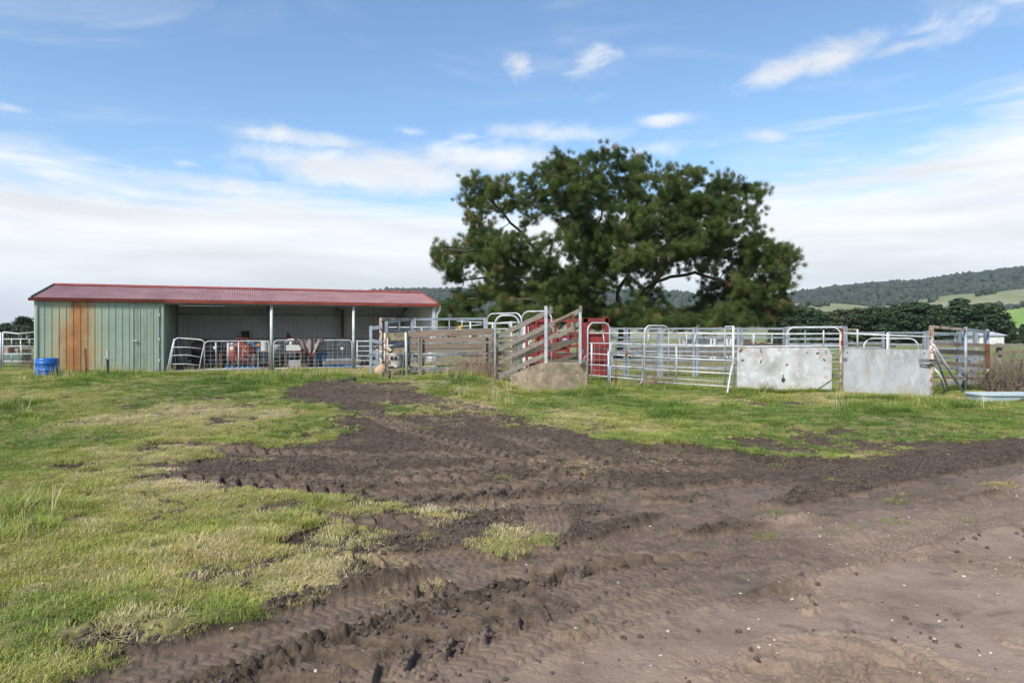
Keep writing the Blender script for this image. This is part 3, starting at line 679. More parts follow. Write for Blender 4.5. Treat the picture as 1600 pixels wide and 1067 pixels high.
# ------------------------------------------------------------------ trees
BARK = mottled('grey_pine_bark', (.040, .033, .028, 1), (.10, .083, .070, 1), 6, .95, stretch=(1, 1, .3), bmp=.03)
def leaf_mat(name, cols, tr=.2, kind='GEOMETRY'):
    m, t, b = material(name)
    gi = t.new('ShaderNodeNewGeometry').outputs['Random Per Island']; ti = t.attr('tint', kind).outputs['Fac']
    x = t.new('ShaderNodeValToRGB'); cr = x.color_ramp
    while len(cr.elements) < len(cols): cr.elements.new(.5)
    for e, (p, c) in zip(cr.elements, cols): e.position = p; e.color = (*c, 1)
    t.put(x.inputs[0], t.m('ADD', ti, t.m('MULTIPLY', t.m('SUBTRACT', gi, .5), .3)))
    t.put(b.inputs['Base Color'], x.outputs[0]); b.inputs['Roughness'].default_value = .65; b.inputs['Specular IOR Level'].default_value = .25
    trn = t.new('ShaderNodeBsdfTranslucent'); t.put(trn.inputs[0], x.outputs[0]); ms = t.new('ShaderNodeMixShader'); ms.inputs[0].default_value = tr
    o = [n for n in t.n if n.type == 'OUTPUT_MATERIAL'][0]
    t.l.new(b.outputs[0], ms.inputs[1]); t.l.new(trn.outputs[0], ms.inputs[2]); t.l.new(ms.outputs[0], o.inputs[0])
    return m
NEEDLE = leaf_mat('pine_needles', [(0, (.022, .045, .014)), (.4, (.045, .080, .022)), (.7, (.085, .125, .035)), (.88, (.12, .12, .04)), (1, (.17, .085, .045))])
NEEDLE_I = leaf_mat('pine_needle_sprays', [(0, (.030, .056, .018)), (.35, (.066, .108, .028)), (.7, (.13, .175, .045)), (.88, (.17, .17, .065)), (1, (.25, .13, .07))], .2, 'INSTANCER')
CYP = leaf_mat('cypress_foliage', [(0, (.020, .042, .020)), (.5, (.040, .072, .030)), (.8, (.062, .095, .040)), (1, (.12, .105, .07))])
GREYLEAF = leaf_mat('grey_green_foliage', [(0, (.045, .060, .035)), (.6, (.09, .10, .06)), (1, (.15, .14, .09))])

def sprays(P_, D_, size, n, wd, tint, spread=1.0):
    """needle sprays: n thin triangles fanned round direction D_ at each point P_"""
    N = len(P_)
    d = RS.normal(0, 1, (N, n, 3)); d /= np.linalg.norm(d, axis=-1, keepdims=True)
    d = d * spread + D_[:, None] * 1.0; d /= np.linalg.norm(d, axis=-1, keepdims=True)
    L = size[:, None, None] * RS.uniform(.55, 1.0, (N, n, 1))
    o = P_[:, None] + D_[:, None] * size[:, None, None] * RS.uniform(-.5, .3, (N, n, 1))
    s = np.cross(d, RS.normal(0, 1, (N, n, 3))); s /= np.linalg.norm(s, axis=-1, keepdims=True)
    w_ = wd * RS.uniform(.7, 1.3, (N, n, 1))
    V = np.stack([o - s * w_, o + s * w_, o + d * L + s * w_ * .5, o + d * L - s * w_ * .5], 2).reshape(-1, 3)
    Fq = np.arange(N * n * 4).reshape(-1, 4)
    T = np.repeat(tint, n * 4) + RS.uniform(-.04, .04, N * n * 4) * 0
    return V, Fq, T

def limbs_mesh(nodes, par, rad, keep):
    """tapered limbs as joined tubes following the branch graph"""
    V = []; Fq = []; n = 7
    ch = [[] for _ in nodes]
    for i, p in enumerate(par):
        if p >= 0 and keep[i]: ch[p].append(i)
    starts = [(i, c) for i in range(len(nodes)) for c in ch[i] if c != max(ch[i], key=lambda q: rad[q]) or par[i] < 0]
    for (a, c) in starts:
        path = [a, c]
        while ch[path[-1]]: path.append(max(ch[path[-1]], key=lambda q: rad[q]))
        pts = [Vector(nodes[i]) for i in path]; rr = [rad[path[1]] if k == 0 else rad[i] for k, i in enumerate(path)]
        k_ = n if rr[0] > .05 else 4
        mb = MB(); mb.tube(pts, [max(r, .008) for r in rr], k_, cap=False); b0 = len(V); V += mb.v; Fq += [tuple(b0 + q for q in f) for f in mb.f]
    return V, Fq

def big_pine():
    Y0 = 46.0; sc = Y0 / F
    def W(px, py, dy=0.0): return np.array([(px - 800) * sc, Y0 + dy, CAMH - (py - 521) * sc])
    g0 = Gf((975 - 800) * sc, Y0)
    root = thing('pine_tree', 'huge spreading dark green pine with several leaning trunks behind the stock yards', 'tree', ((975 - 800) * sc, Y0, g0))
    nodes = []; par = []
    def stem(pts, attach=None, off=None):
        pts = [np.array(p) for p in pts]; last = attach if attach is not None else -1
        for i in range(len(pts) - 1):
            m = max(1, int(np.linalg.norm(pts[i + 1] - pts[i]) / .5))
            for k in range(m):
                if last >= 0 and i == 0 and k == 0 and attach is not None: continue
                q = pts[i] + (pts[i + 1] - pts[i]) * (k / m) + RS.normal(0, .045, 3)
                nodes.append(q); par.append(last); last = len(nodes) - 1
        nodes.append(pts[-1]); par.append(last); return len(nodes) - 1
    def near(p): return int(np.argmin([np.linalg.norm(n_ - p) for n_ in nodes]))
    base = W(972, 560); base[2] = g0 - .3
    stem([base, W(974, 520), W(978, 495)])
    r0 = len(nodes) - 1
    def br(p0, pts): a = near(p0); stem([nodes[a]] + pts, attach=a)
    f = W(978, 495)
    br(f, [W(990, 474, -.5), W(1010, 445, -1.2), W(1029, 408, -2), W(1042, 372, -2.3), W(1052, 332, -2.2), W(1050, 300, -2)])
    br(f, [W(1000, 474, 1.0), W(1030, 440, 2.0), W(1062, 402, 3), W(1096, 385, 3.6), W(1128, 352, 4), W(1140, 318, 4)])
    br(W(1062, 402, 3), [W(1100, 392, 2), W(1150, 382, 1), W(1180, 360, 0)])
    br(W(1030, 440, 2), [W(1050, 430, .5), W(1080, 428, -.8), W(1121, 446, -2), W(1155, 462, -3)])
    br(W(1096, 385, 3.6), [W(1140, 396, 2.5), W(1180, 402, 1.5), W(1212, 408, 1)])
    br(f, [W(962, 478, -.8), W(960, 460, -1.4), W(975, 428, -2.2), W(1003, 410, -3.0), W(1030, 392, -3.6)])
    br(W(975, 428, -2.2), [W(968, 400, -1.5), W(972, 360, -.4), W(985, 310, .5), W(990, 270, 1)])
    br(f, [W(945, 480, 1.5), W(925, 450, 2), W(914, 409, 2), W(911, 346, 1.4), W(902, 300, 1), W(898, 262, .8)])
    br(W(914, 409, 2), [W(930, 370, 2.6), W(948, 330, 3.4), W(955, 285, 3.2)])
    br(W(925, 450, 2), [W(880, 420, .5), W(844, 402, -.6), W(818, 372, -1.4), W(789, 343, -2), W(762, 318, -2.2)])
    br(W(844, 402, -.6), [W(815, 400, -2), W(780, 398, -3), W(735, 402, -3.5), W(702, 400, -3.6)])
    br(W(911, 346, 1.4), [W(880, 318, .4), W(860, 292, -.2), W(842, 276, -.6)])
    br(f, [W(940, 492, -1), W(890, 478, -2.5), W(840, 470, -3), W(790, 474, -3.5), W(735, 470, -3)])
    br(W(890, 478, -2.5), [W(870, 455, -2.5), W(830, 440, -3), W(790, 436, -2.8), W(740, 440, -2)])
    br(f, [W(1000, 492, 0), W(1060, 484, .5), W(1110, 478, 1), W(1160, 480, 1)])
    br(W(880, 420, .5), [W(870, 430, 4), W(840, 440, 7), W(780, 450, 8)])
    OUT = np.array([(672,398),(700,382),(724,376),(738,358),(722,330),(735,292),(790,292),(838,290),(834,276),(856,254),(884,242),(930,240),(985,254),(1003,274),(1050,281),(1105,290),(1125,302),(1158,297),(1162,318),(1156,350),(1172,378),(1197,392),(1230,386),(1236,410),(1215,425),(1234,450),(1216,462),(1214,512),(682,516),(690,482),(716,462),(694,430)], float)
    HOLES = [(1012,452,56,26),(1082,420,48,12),(1080,455,30,14),(834,348,44,24),(990,386,22,9),(1005,438,34,15),(1072,424,30,9),(985,327,16,9),(900,418,14,7),(760,345,16,12),(1130,340,14,10),(1045,462,34,10),(870,395,20,10),(1110,400,20,6),(740,425,18,8),(950,300,12,8),(1060,310,12,8)]
    n_ = 26000; qx = RS.uniform(670, 1240, n_); qy = RS.uniform(222, 518, n_)
    ins = sdist(qx, qy, OUT) > 0
    cl = fbm(qx / 44, qy / 13, 3, 3, .55) + .10 * np.exp(-((qx - 1015) / 75) ** 2 - ((qy - 310) / 75) ** 2); hole = np.zeros(n_)
    for (hx, hy, ra, rb) in HOLES: hole = np.maximum(hole, np.exp(-((qx - hx) / ra) ** 2 - ((qy - hy) / rb) ** 2))
    k = ins & (cl - hole * 1.1 > .405) & (RS.rand(n_) < .55); qx, qy = qx[k], qy[k]
    halfz = 6.0 * np.sqrt(np.clip(1 - ((qx - 955) / 300) ** 2, .05, 1)) * np.clip((qy - 205) / 90, .35, 1)
    dy = RS.uniform(-1, 1, len(qx)); dy = np.sign(dy) * np.abs(dy) ** .8 * halfz
    keep = np.zeros(len(qx), bool)
    cz = fbm(qx / 30 + 50, dy / 1.6 + 9, 2, 4); keep = cz > .40
    att = [np.stack([(qx - 800) * sc, Y0 + dy, CAMH - (qy - 521) * sc], -1)[keep]]
    att = np.concatenate(att); N = np.array(nodes); par_ = list(par)
    dist = np.full(len(att), 1e9); own = np.zeros(len(att), int)
    def upd(i0):
        nonlocal dist, own
        D = np.linalg.norm(att[:, None] - N[None, i0:], axis=-1); j = D.argmin(1); dm = D[np.arange(len(att)), j]; k = dm < dist
        dist = np.where(k, dm, dist); own = np.where(k, j + i0, own)
    upd(0); step = .36
    for it in range(70):
        alive = dist > .42
        if not alive.any(): break
        att = att[alive]; dist = dist[alive]; own = own[alive]
        dirs = att - N[own]; dirs /= np.linalg.norm(dirs, axis=1, keepdims=True)
        u, inv = np.unique(own, return_inverse=True); acc = np.zeros((len(u), 3)); np.add.at(acc, inv, dirs)
        acc += RS.normal(0, .25, acc.shape) + np.array([0, 0, .1]); acc /= np.linalg.norm(acc, axis=1, keepdims=True) + 1e-9
        new = N[u] + acc * step; i0 = len(N); N = np.concatenate([N, new]); par_ += list(u); upd(i0)
        if len(N) > 16000: break
    n = len(N); par_ = np.array(par_); kids = np.zeros(n, int); np.add.at(kids, par_[par_ >= 0], 1)
    area = np.zeros(n)
    for i in range(n - 1, -1, -1):
        if kids[i] == 0: area[i] = 1
        if par_[i] >= 0: area[par_[i]] += area[i]
    rad = .011 * area ** .50; rad = np.minimum(rad, .42)
    print('pine nodes', n, 'tips', (kids == 0).sum(), rad.max())
    V, Fq = limbs_mesh(N, par_, rad, np.ones(n, bool))
    mb = MB(); mb.v = V; mb.f = Fq
    # the main limbs and the trunk are one tapering body
    mb.build('trunk', BARK, root, smooth=True)
    tip = area <= 4; idx = np.nonzero(tip)[0]
    d = N[idx] - N[par_[idx]]; d /= np.linalg.norm(d, axis=1, keepdims=True) + 1e-9; d[:, 2] += .35; d /= np.linalg.norm(d, axis=1, keepdims=True)
    Pn = np.concatenate([N[idx]] + [N[idx] + RS.normal(0, s_, (len(idx), 3)) * np.array([1, 1, .6]) for s_ in (.2, .3, .38)]); Dn = np.concatenate([d] + [d + RS.normal(0, .5, d.shape) for _ in range(3)])
    Dn /= np.linalg.norm(Dn, axis=1, keepdims=True)
    tint = np.clip(.46 + (fbm(Pn[:, 0] * .5, Pn[:, 2] * .6, 3, 2) - .5) * .9 + RS.normal(0, .08, len(Pn)), 0, .82)
    tint = np.where(RS.rand(len(Pn)) < .02 + .12 * (fbm(Pn[:, 0] * .4, Pn[:, 2] * .5 + 7, 2, 5) > .68), .97, tint)
    print('sprays', len(Pn))
    n = len(Pn); off = np.array(root.location); src = []
    for k in range(4):
        m_ = 46; V, Fq, T = sprays(np.zeros((m_, 3)) + RS.normal(0, .09, (m_, 3)), np.tile([0, 0, 1.0], (m_, 1)), np.full(m_, .30), 4, .0052, np.full(m_, .5), .75)
        me = bpy.data.meshes.new('needle_spray_%d' % k); me.from_pydata([tuple(v) for v in V], [], [tuple(int(q) for q in f_) for f_ in Fq]); me.materials.append(NEEDLE_I); me.update()
        src.append(bpy.data.objects.new(me.name, me))
    th = np.arctan2(np.hypot(Dn[:, 0], Dn[:, 1]), Dn[:, 2]); ph = np.arctan2(Dn[:, 0], -Dn[:, 1])
    rot = np.stack([th, np.zeros(n), ph], -1)   # tilt the spray's axis from up towards its branch
    o = scatter('crown', src, Pn[:, 0] - off[0], Pn[:, 1] - off[1], RS.uniform(.55, 1.0, n), tint, RS.randint(0, 4, n), True, z=Pn[:, 2] - off[2], rot=rot)
    o.parent = root
big_pine()

def crown_mesh(name, W_, H_, mat, shape, n=2600, leaf=.5, seed=1, tone=.4):
    """a crown of leaf clumps gathered in tiers; origin at the ground"""
    rs = np.random.RandomState(seed)
    nl = 110; u = rs.rand(nl) * .93 + .02; ang = rs.uniform(0, 6.28, nl)
    rz = shape(u); lob = np.stack([np.cos(ang) * rz * W_ / 2 * .62, np.sin(ang) * rz * W_ / 2 * .62, u * H_], -1); lr = (.11 + .09 * rs.rand(nl)) * W_ * (.5 + .6 * rz)
    k = rs.randint(0, nl, n); d = rs.normal(0, 1, (n, 3)); d /= np.linalg.norm(d, axis=1, keepdims=True)
    p = lob[k] + d * lr[k][:, None] * (rs.rand(n, 1) ** .35) * np.array([1, 1, .62])
    s = rs.uniform(.5, 1.2, n) * leaf
    a = rs.normal(0, 1, (n, 3)); a /= np.linalg.norm(a, axis=1, keepdims=True); c = np.cross(a, d + rs.normal(0, .5, d.shape)); c /= np.linalg.norm(c, axis=1, keepdims=True); a = np.cross(c, d + .01); a /= np.linalg.norm(a, axis=1, keepdims=True) + 1e-9
    V = np.stack([p - a * s[:, None] * .6, p + c * s[:, None] * .45, p + a * s[:, None] * .6, p - c * s[:, None] * .45], 1).reshape(-1, 3)
    V[:, 2] = np.maximum(V[:, 2], .2)
    T = np.repeat(np.clip(tone + rs.rand(nl)[k] * .35 - .1 + rs.normal(0, .06, n), 0, 1), 4)
    o = np_mesh(name, V, np.arange(n * 4).reshape(-1, 4), mat, dict(tint=T), smooth=False); o['kind'] = 'stuff'
    return o
cone = lambda u: np.clip(1.05 - .85 * u, .1, 1) * (.75 + .25 * np.sin(u * 20))
dome = lambda u: np.sqrt(np.clip(1 - (u * 1.02) ** 2.4, 0.02, 1))
protos = {}
def make_tree(name, label, X, Y, H_, W_, pk, group=None, lift=0):
    key = pk
    if key not in protos:
        mat, shp, tone, leaf, nn, mt = {'cyp0': (CYP, dome, .25, .45, 8000, 0), 'cyp1': (CYP, cone, .35, .45, 8000, 0), 'cyp2': (CYP, dome, .72, .45, 5000, 0), 'gum': (GREYLEAF, dome, .2, .6, 2200, 0), 'bush': (GREYLEAF, dome, .3, .22, 2600, 0)}[pk]
        me = crown_mesh('crown', 8, 9, mat, shp, nn, leaf, hash(pk) % 7 + len(protos) * 3, tone)
        tb = MB(); tb.tube([(0, 0, -.3), (.1, 0, 2.5), (0, .1, 5), (.1, 0, 8)], [.35, .28, .2, .06], 7)
        for k in range(6):
            a = k * 1.1; z = 2 + k * .8; tb.tube([(0, 0, z), (math.cos(a) * 1.4, math.sin(a) * 1.4, z + .8), (math.cos(a) * 2.6, math.sin(a) * 2.6, z + 1.1)], [.12, .08, .03], 5, False)
        tr = tb.build('trunk', BARK); protos[key] = (tr, me); first = True
    else: first = False
    r = thing(name, label, 'tree', (X, Y, Gf(X, Y) + lift), group); r.scale = (W_ / 8, W_ / 8, H_ / 9); r.rotation_euler.z = random.uniform(0, 6.28)
    for q in protos[key]:
        c = q if first else q.copy()
        if not first: C.objects.link(c)
        c.parent = r
    return r
# the row of dark cypresses to the right, told apart by their tops
ROWT = [(1232,478,34,'cyp0','dark rounded cypress at the left end of the row beside the big pine'),(1262,481,34,'cyp0','second cypress from the left end of the dark row'),(1290,487,36,'cyp2','brownish thin topped cypress behind the left concrete sheet'),(1318,484,34,'cyp2','brownish cypress just right of the left concrete sheet'),
        (1345,482,32,'cyp2','brownish grey cypress above the rust topped rail post'),(1372,480,34,'cyp0','flat topped cypress above the left end of the right concrete sheet'),(1400,478,36,'cyp1','green cypress behind the middle of the right concrete sheet'),(1430,473,42,'cyp0','tall cypress left of the rusty corner frame'),
        (1462,477,36,'cyp1','cypress directly above the rusty corner frame'),(1502,468,54,'cyp1','tallest and widest dark cypress of the row'),(1543,474,38,'cyp0','rounded cypress at the right end of the row above the white shed')]
for (px, py, wpx, pk, lab) in ROWT:
    Yt = 150 + random.uniform(-5, 5); H_ = (CAMH - (py - 521) / F * Yt) - Gf(0, Yt)
    make_tree('cypress_tree', lab, (px - 800) / F * Yt, Yt, H_ * 1.03, wpx * Yt / F * 2.1, pk, 'cypresses in the dark row beyond the yards')
for (px, py, wpx, Yt, pk, lab) in ((1575,503,30,190,'cyp0','low dark tree right of the white shed'),(1600,506,34,195,'cyp1','dark tree at the right edge behind the white shed'),(1640,503,40,190,'cyp0','dark tree beyond the right edge of the picture'),
                               (8,503,26,95,'gum','grey green tree at the far left edge'),(36,507,44,90,'gum','spreading grey green tree behind the left gate'),(-30,506,44,90,'gum','grey tree beyond the left gate post')):
    H_ = (CAMH - (py - 521) / F * Yt) - Gf(0, Yt)
    make_tree('field_tree', lab, (px - 800) / F * Yt, Yt, H_, wpx * Yt / F * 1.1, pk)
# spiky topped tree left of the shed
def spiky():
    Yt = 100; X = (38 - 800) / F * Yt; r = thing('spiky_tree', 'narrow spiky topped tree rising above the grey trees left of the shed', 'tree', (X, Yt, Gf(X, Yt)))
    H_ = CAMH + 22 / F * Yt - Gf(X, Yt); mb = MB(); mb.tube([(X, Yt, Gf(X, Yt) - .2), (X, Yt, Gf(X, Yt) + H_)], [.2, .04], 6); mb.build('trunk', BARK, r)
    n = 420; h = RS.rand(n) ** .7; p = np.stack([X + RS.normal(0, .55, n) * (1.15 - h) * 1.6, Yt + RS.normal(0, .6, n), Gf(X, Yt) + H_ * (.62 + .38 * h)], -1)
    d = np.stack([RS.normal(0, .6, n), RS.normal(0, .6, n), np.full(n, .7)], -1); d /= np.linalg.norm(d, axis=1, keepdims=True)
    V, Fq, T = sprays(p, d, np.full(n, .6), 8, .04, np.full(n, .2), .6)
    o = np_mesh('crown', V - np.array(r.location), Fq, CYP, dict(tint=T), parent=r, smooth=False); o['kind'] = 'stuff'
spiky()
# grey green shrub mass under the pine
for (px, py, wpx, Yt, lab) in ((1100,508,46,62,'silvery shrub showing under the right side of the big pine'),(700,506,60,50,'grey green shrub under the left side of the big pine'),(1215,505,30,90,'pale grey shrub between the pine and the cypress row')):
    H_ = (CAMH - (py - 521) / F * Yt) - Gf(0, Yt); make_tree('grey_shrub', lab, (px - 800) / F * Yt, Yt, H_, wpx * Yt / F, 'bush')

# far white shed
def far_shed():
    Yt = 132; m1 = mottled('white_steel', (.62, .64, .66, 1), (.72, .73, .74, 1), .5, .6); m2 = mottled('pale_roof', (.42, .46, .52, 1), (.5, .53, .58, 1), .5, .5)
    x0, x1 = (1531 - 800) / F * Yt, (1569 - 800) / F * Yt; g = Gf(x0, Yt); zt = CAMH - 2.5 / F * Yt
    r = thing('white_shed', 'long low white steel shed far off in front of the cypress row', 'shed', ((x0 + x1) / 2, Yt, g))
    k = 0; n = 12; ww = (x1 - x0) / n
    for i in range(n):
        mb = MB(); mb.box((x0 + ww * (i + .5), Yt, (g + zt) / 2), (ww * .94, .12, zt - g)); mb.build('panel', m1, r)
    mb = MB(); mb.box(((x0 + x1) / 2, Yt + 4, (g + zt) / 2 - .05), (x1 - x0 - .3, 7.7, zt - g - .1)); mb.build('wall', m1, r)
    mb = MB(); mb.prism([(x0 - .3, Yt - .4, zt + .02), (x0 - .3, Yt + 4, zt + .7), (x0 - .3, Yt + 8.3, zt + .02), (x0 - .3, Yt + 8.3, zt - .1), (x0 - .3, Yt - .4, zt - .1)], (x1 - x0 + .6, 0, 0)); mb.build('roof', m2, r)
far_shed()

def haze():
    m = bpy.data.materials.new('thin_air'); m.use_nodes = True; m.node_tree.nodes.clear(); t = NT(m.node_tree)
    v = t.new('ShaderNodeVolumePrincipled'); v.inputs['Color'].default_value = (.80, .88, 1, 1); v.inputs['Density'].default_value = .00010; v.inputs['Anisotropy'].default_value = .2
    o = t.new('ShaderNodeOutputMaterial'); t.l.new(v.outputs[0], o.inputs['Volume'])
    mb = MB(); mb.box((0, 2150, 112), (12300, 4420, 236)); ob = mb.build('haze', m, None); ob['kind'] = 'stuff'
haze()

# ------------------------------------------------------------------ materials of the yards and the shed
GALV = mottled('galvanised_steel', (.34, .37, .40, 1), (.52, .55, .58, 1), 5, .5, .2, spots=[((.34, .36, .38), 14, .58, .7, .5)])
GALV_D = mottled('dull_blue_grey_steel', (.20, .235, .275, 1), (.32, .36, .41, 1), 3, .5, .2, spots=[((.26, .27, .28), 9, .6, .72, .6)])
GALV_W = mottled('bright_white_pipe', (.42, .44, .46, 1), (.58, .60, .62, 1), 6, .5, .1, spots=[((.40, .38, .35), 16, .6, .72, .5)])
RUSTY = mottled('rusty_white_steel', (.52, .46, .40, 1), (.24, .12, .07, 1), 7, .75, 0, .42, .6, spots=[((.62, .60, .56), 5, .52, .62, .8)])
RUST = mottled('dark_rust', (.09, .035, .022, 1), (.17, .065, .035, 1), 9, .9)
WOOD = mottled('weathered_grey_timber', (.105, .095, .08, 1), (.265, .24, .205, 1), 3.2, .9, coord='Generated', stretch=(1.2, 5, 7), lo=.3, hi=.7, bmp=.006, detail=8, spots=[((.05, .045, .038), 6, .6, .68, .8)])
WOOD_B = mottled('brown_weathered_timber', (.105, .08, .06, 1), (.25, .20, .155, 1), 3.4, .9, coord='Generated', stretch=(1.2, 5, 7), lo=.3, hi=.7, bmp=.006, detail=8, spots=[((.21, .095, .06), 3, .56, .66, .7), ((.045, .038, .03), 6, .6, .68, .8)])
WOOD_R = mottled('red_brown_timber', (.155, .085, .06, 1), (.26, .215, .18, 1), 3.1, .9, coord='Generated', stretch=(1.2, 5, 7), lo=.35, hi=.62, bmp=.006, detail=8, spots=[((.07, .05, .04), 6, .6, .68, .8)])
WOOD_D = mottled('dark_timber', (.055, .045, .037, 1), (.13, .11, .09, 1), 3.4, .9, coord='Generated', stretch=(1.2, 5, 7), bmp=.006, detail=8)  # darkest timber tone, for the darker planks
MOSSY = mottled('mossy_timber', (.13, .115, .08, 1), (.29, .26, .19, 1), 5, .95, spots=[((.12, .13, .04), 7, .5, .62, .8), ((.04, .035, .03), 9, .58, .66, .9)], bmp=.01)
RED = mottled('faded_red_paint', (.15, .014, .013, 1), (.24, .028, .024, 1), 2.5, .65, spots=[((.12, .03, .025), 9, .56, .66, .8), ((.5, .28, .24), 11, .64, .74, .5)])
ROOFR = mottled('dusty_red_roof_steel', (.24, .115, .112, 1), (.32, .175, .165, 1), 1.4, .5, .0, stretch=(1, 1, 1), spots=[((.42, .24, .23), .8, .55, .7, .4)])
GUTR = mottled('red_gutter_paint', (.24, .045, .035, 1), (.36, .085, .055, 1), 2, .45)
BLUE = mottled('blue_plastic', (.006, .09, .36, 1), (.012, .13, .46, 1), 2, .35, spots=[((.05, .07, .12), 4, .6, .7, .5)])
BLUEP = mottled('faded_blue_paint', (.03, .14, .30, 1), (.06, .22, .42, 1), 6, .7, spots=[((.15, .14, .13), 8, .55, .65, .6)])
WHITEP = mottled('white_plastic', (.56, .57, .58, 1), (.66, .66, .67, 1), 4, .4, spots=[((.45, .43, .4), 5, .6, .75, .4)])
BLACK = mottled('black_rubber', (.012, .012, .013, 1), (.035, .034, .034, 1), 10, .7)
DARKM = mottled('dark_machinery', (.03, .028, .027, 1), (.09, .075, .065, 1), 6, .8)
INNER = mottled('grey_inner_steel', (.66, .70, .71, 1), (.75, .78, .79, 1), 1.2, .5, .0, spots=[((.5, .52, .52), 1.5, .55, .7, .4)])
OCHRE = mottled('rust_orange_steel', (.32, .11, .035, 1), (.45, .19, .07, 1), 9, .8)
GREEND = mottled('dark_green_plastic', (.015, .06, .035, 1), (.03, .09, .05, 1), 6, .6)

# green cladding with the big rust stain on its left part
CLAD, t, b = material('green_cladding')
co = t.new('ShaderNodeTexCoord').outputs['Object']
u_ = t.vm('DOT_PRODUCT', co, (.932, .363, 0)); sx_ = t.new('ShaderNodeSeparateXYZ'); t.put(sx_.inputs[0], co); z_ = sx_.outputs[2]
base = t.mix(t.ramp(t.noise(co, 1.1, 5, .6), .35, .65), (.235, .305, .24, 1), (.29, .365, .29, 1))
base = t.mix(t.m('MULTIPLY', t.ramp(t.noise(t.mapv(co, (5, 5, .35)), 1.6, 4, .6), .5, .75), .5), base, (.35, .42, .35, 1))
wv = t.m('MULTIPLY', t.m('SUBTRACT', t.noise(t.mapv(co, (3, 3, .8)), 1.0, 4, .6, .4), .5), .75)
uw = t.m('ADD', u_, wv)
wide = t.m('ADD', t.m('MULTIPLY', t.ramp(uw, .10, .62), t.ramp(uw, 2.05, 1.35)), t.m('MULTIPLY', t.ramp(z_, .5, 2.2), -.25))
core = t.m('MULTIPLY', t.ramp(uw, .52, .98), t.ramp(uw, 1.58, 1.12))
topc = t.m('SUBTRACT', 1.0, t.m('MULTIPLY', t.ramp(t.m('ADD', z_, wv), 1.30, 1.85), t.ramp(uw, 1.05, .75)))
base = t.mix(t.m('MULTIPLY', t.m('MAXIMUM', wide, 0.0), .62), base, (.42, .33, .15, 1))
base = t.mix(t.m('MULTIPLY', t.m('MULTIPLY', core, topc), .88), base, t.mix(t.ramp(t.noise(co, 4, 5, .65), .35, .65), (.29, .105, .03, 1), (.44, .18, .05, 1)))
base = t.mix(t.m('MULTIPLY', t.m('MULTIPLY', t.ramp(z_, .22, .02), t.ramp(t.noise(co, 6, 4), .35, .6)), .6), base, (.16, .13, .09, 1))
t.put(b.inputs['Base Color'], base); b.inputs['Roughness'].default_value = .5

# ------------------------------------------------------------------ the shed
A0 = Vector((-14.8, 21.2, 0)); UU = Vector((.932, .3625, 0)).normalized(); VV = Vector((-UU.y, UU.x, 0)); LEN, DEP, EAVE, RISE = 12.75, 5.2, 2.42, .55
G0 = .37; ANG = math.atan2(UU.y, UU.x)
def S(u, d, h): return A0 + UU * u + VV * d + Vector((0, 0, G0 + h))
shed = thing('farm_shed', 'long green steel shed with red corrugated roof, rust stained wall and open bays', 'shed', tuple(S(0, 0, 0)))
def sbox(u0, u1, d0, d1, h0, h1): mb = MB(); mb.box(S((u0 + u1) / 2, (d0 + d1) / 2, (h0 + h1) / 2), (u1 - u0, d1 - d0, h1 - h0), ANG); return mb
def strip(a, b_, nrm, h0, h1f, mat, parent, name='wall_panel'):
    """one pan of ribbed cladding from a to b_ (u,d), with a raised rib at its first edge"""
    mb = MB(); L = math.hypot(b_[0] - a[0], b_[1] - a[1]); du, dd = (b_[0] - a[0]) / L, (b_[1] - a[1]) / L
    k_ = .034 if mat.name == 'grey_inner_steel' else .016
    prof = [(0, .0), (.008, k_), (.022, k_), (.030, .0), (L * .5 - .012, .0), (L * .5, .003), (L * .5 + .012, .0), (L - .002, .0)]
    vs = []; n = len(prof)
    for (s_, o_) in prof:
        u = a[0] + du * s_ + nrm[0] * o_; d = a[1] + dd * s_ + nrm[1] * o_
        vs.append(S(u, d, h0)); vs.append(S(u, d, h1f(a[0] + du * s_, a[1] + dd * s_)))
    vs += [S(a[0] + du * s_ - nrm[0] * .012, a[1] + dd * s_ - nrm[1] * .012, h) for s_ in (0, L - .002) for h in (h0, h1f(a[0] + du * s_, a[1] + dd * s_))]
    q = 2 * n
    fs = [(2 * i, 2 * i + 2, 2 * i + 3, 2 * i + 1) for i in range(n - 1)] + [(q, q + 1, q + 3, q + 2), (0, 1, q + 1, q), (2 * n - 2, q + 2, q + 3, 2 * n - 1)]
    mb.add(vs, fs); return mb.build(name, mat, parent)
def roofh(u, d): return EAVE + RISE * (1 - abs(d - DEP / 2) / (DEP / 2))
WU = 3.53
wall = sbox(0, WU, .03, .05, 0, EAVE - .03).build('front_wall', GALV_D, shed)
n = 18
for i in range(n):
    a, b_ = .02 + i * (WU - .04) / n, .02 + (i + 1) * (WU - .04) / n
    if a > 2.6 and a < 3.45:
        strip((a, 0), (b_, 0), (0, -1), 2.16, lambda u, d: EAVE - .02, CLAD, wall)
    else: strip((a, 0), (b_, 0), (0, -1), 0, lambda u, d: EAVE - .02, CLAD, wall)
door = sbox(2.66, 3.43, -.012, .02, .03, 2.12).build('door', CLAD, shed)
for i in range(4): strip((2.665 + i * .19, -.012), (2.665 + (i + 1) * .19, -.012), (0, -1), .04, lambda u, d: 2.11, CLAD, door, 'door_panel')
sbox(2.62, 3.47, -.03, .0, 2.125, 2.155).build('door_head', CLAD, shed)
mb = MB(); mb.tube([S(2.74, -.02, 1.04), S(2.74, -.07, 1.04)], .012, 6); mb.tube([S(2.70, -.075, 1.04), S(2.80, -.075, 1.05)], .018, 6); mb.build('handle', GALV_W, door)
for h in (.35, 1.05, 1.85): sbox(3.43, 3.46, -.05, -.012, h, h + .09).build('hinge', GALV_W, door)
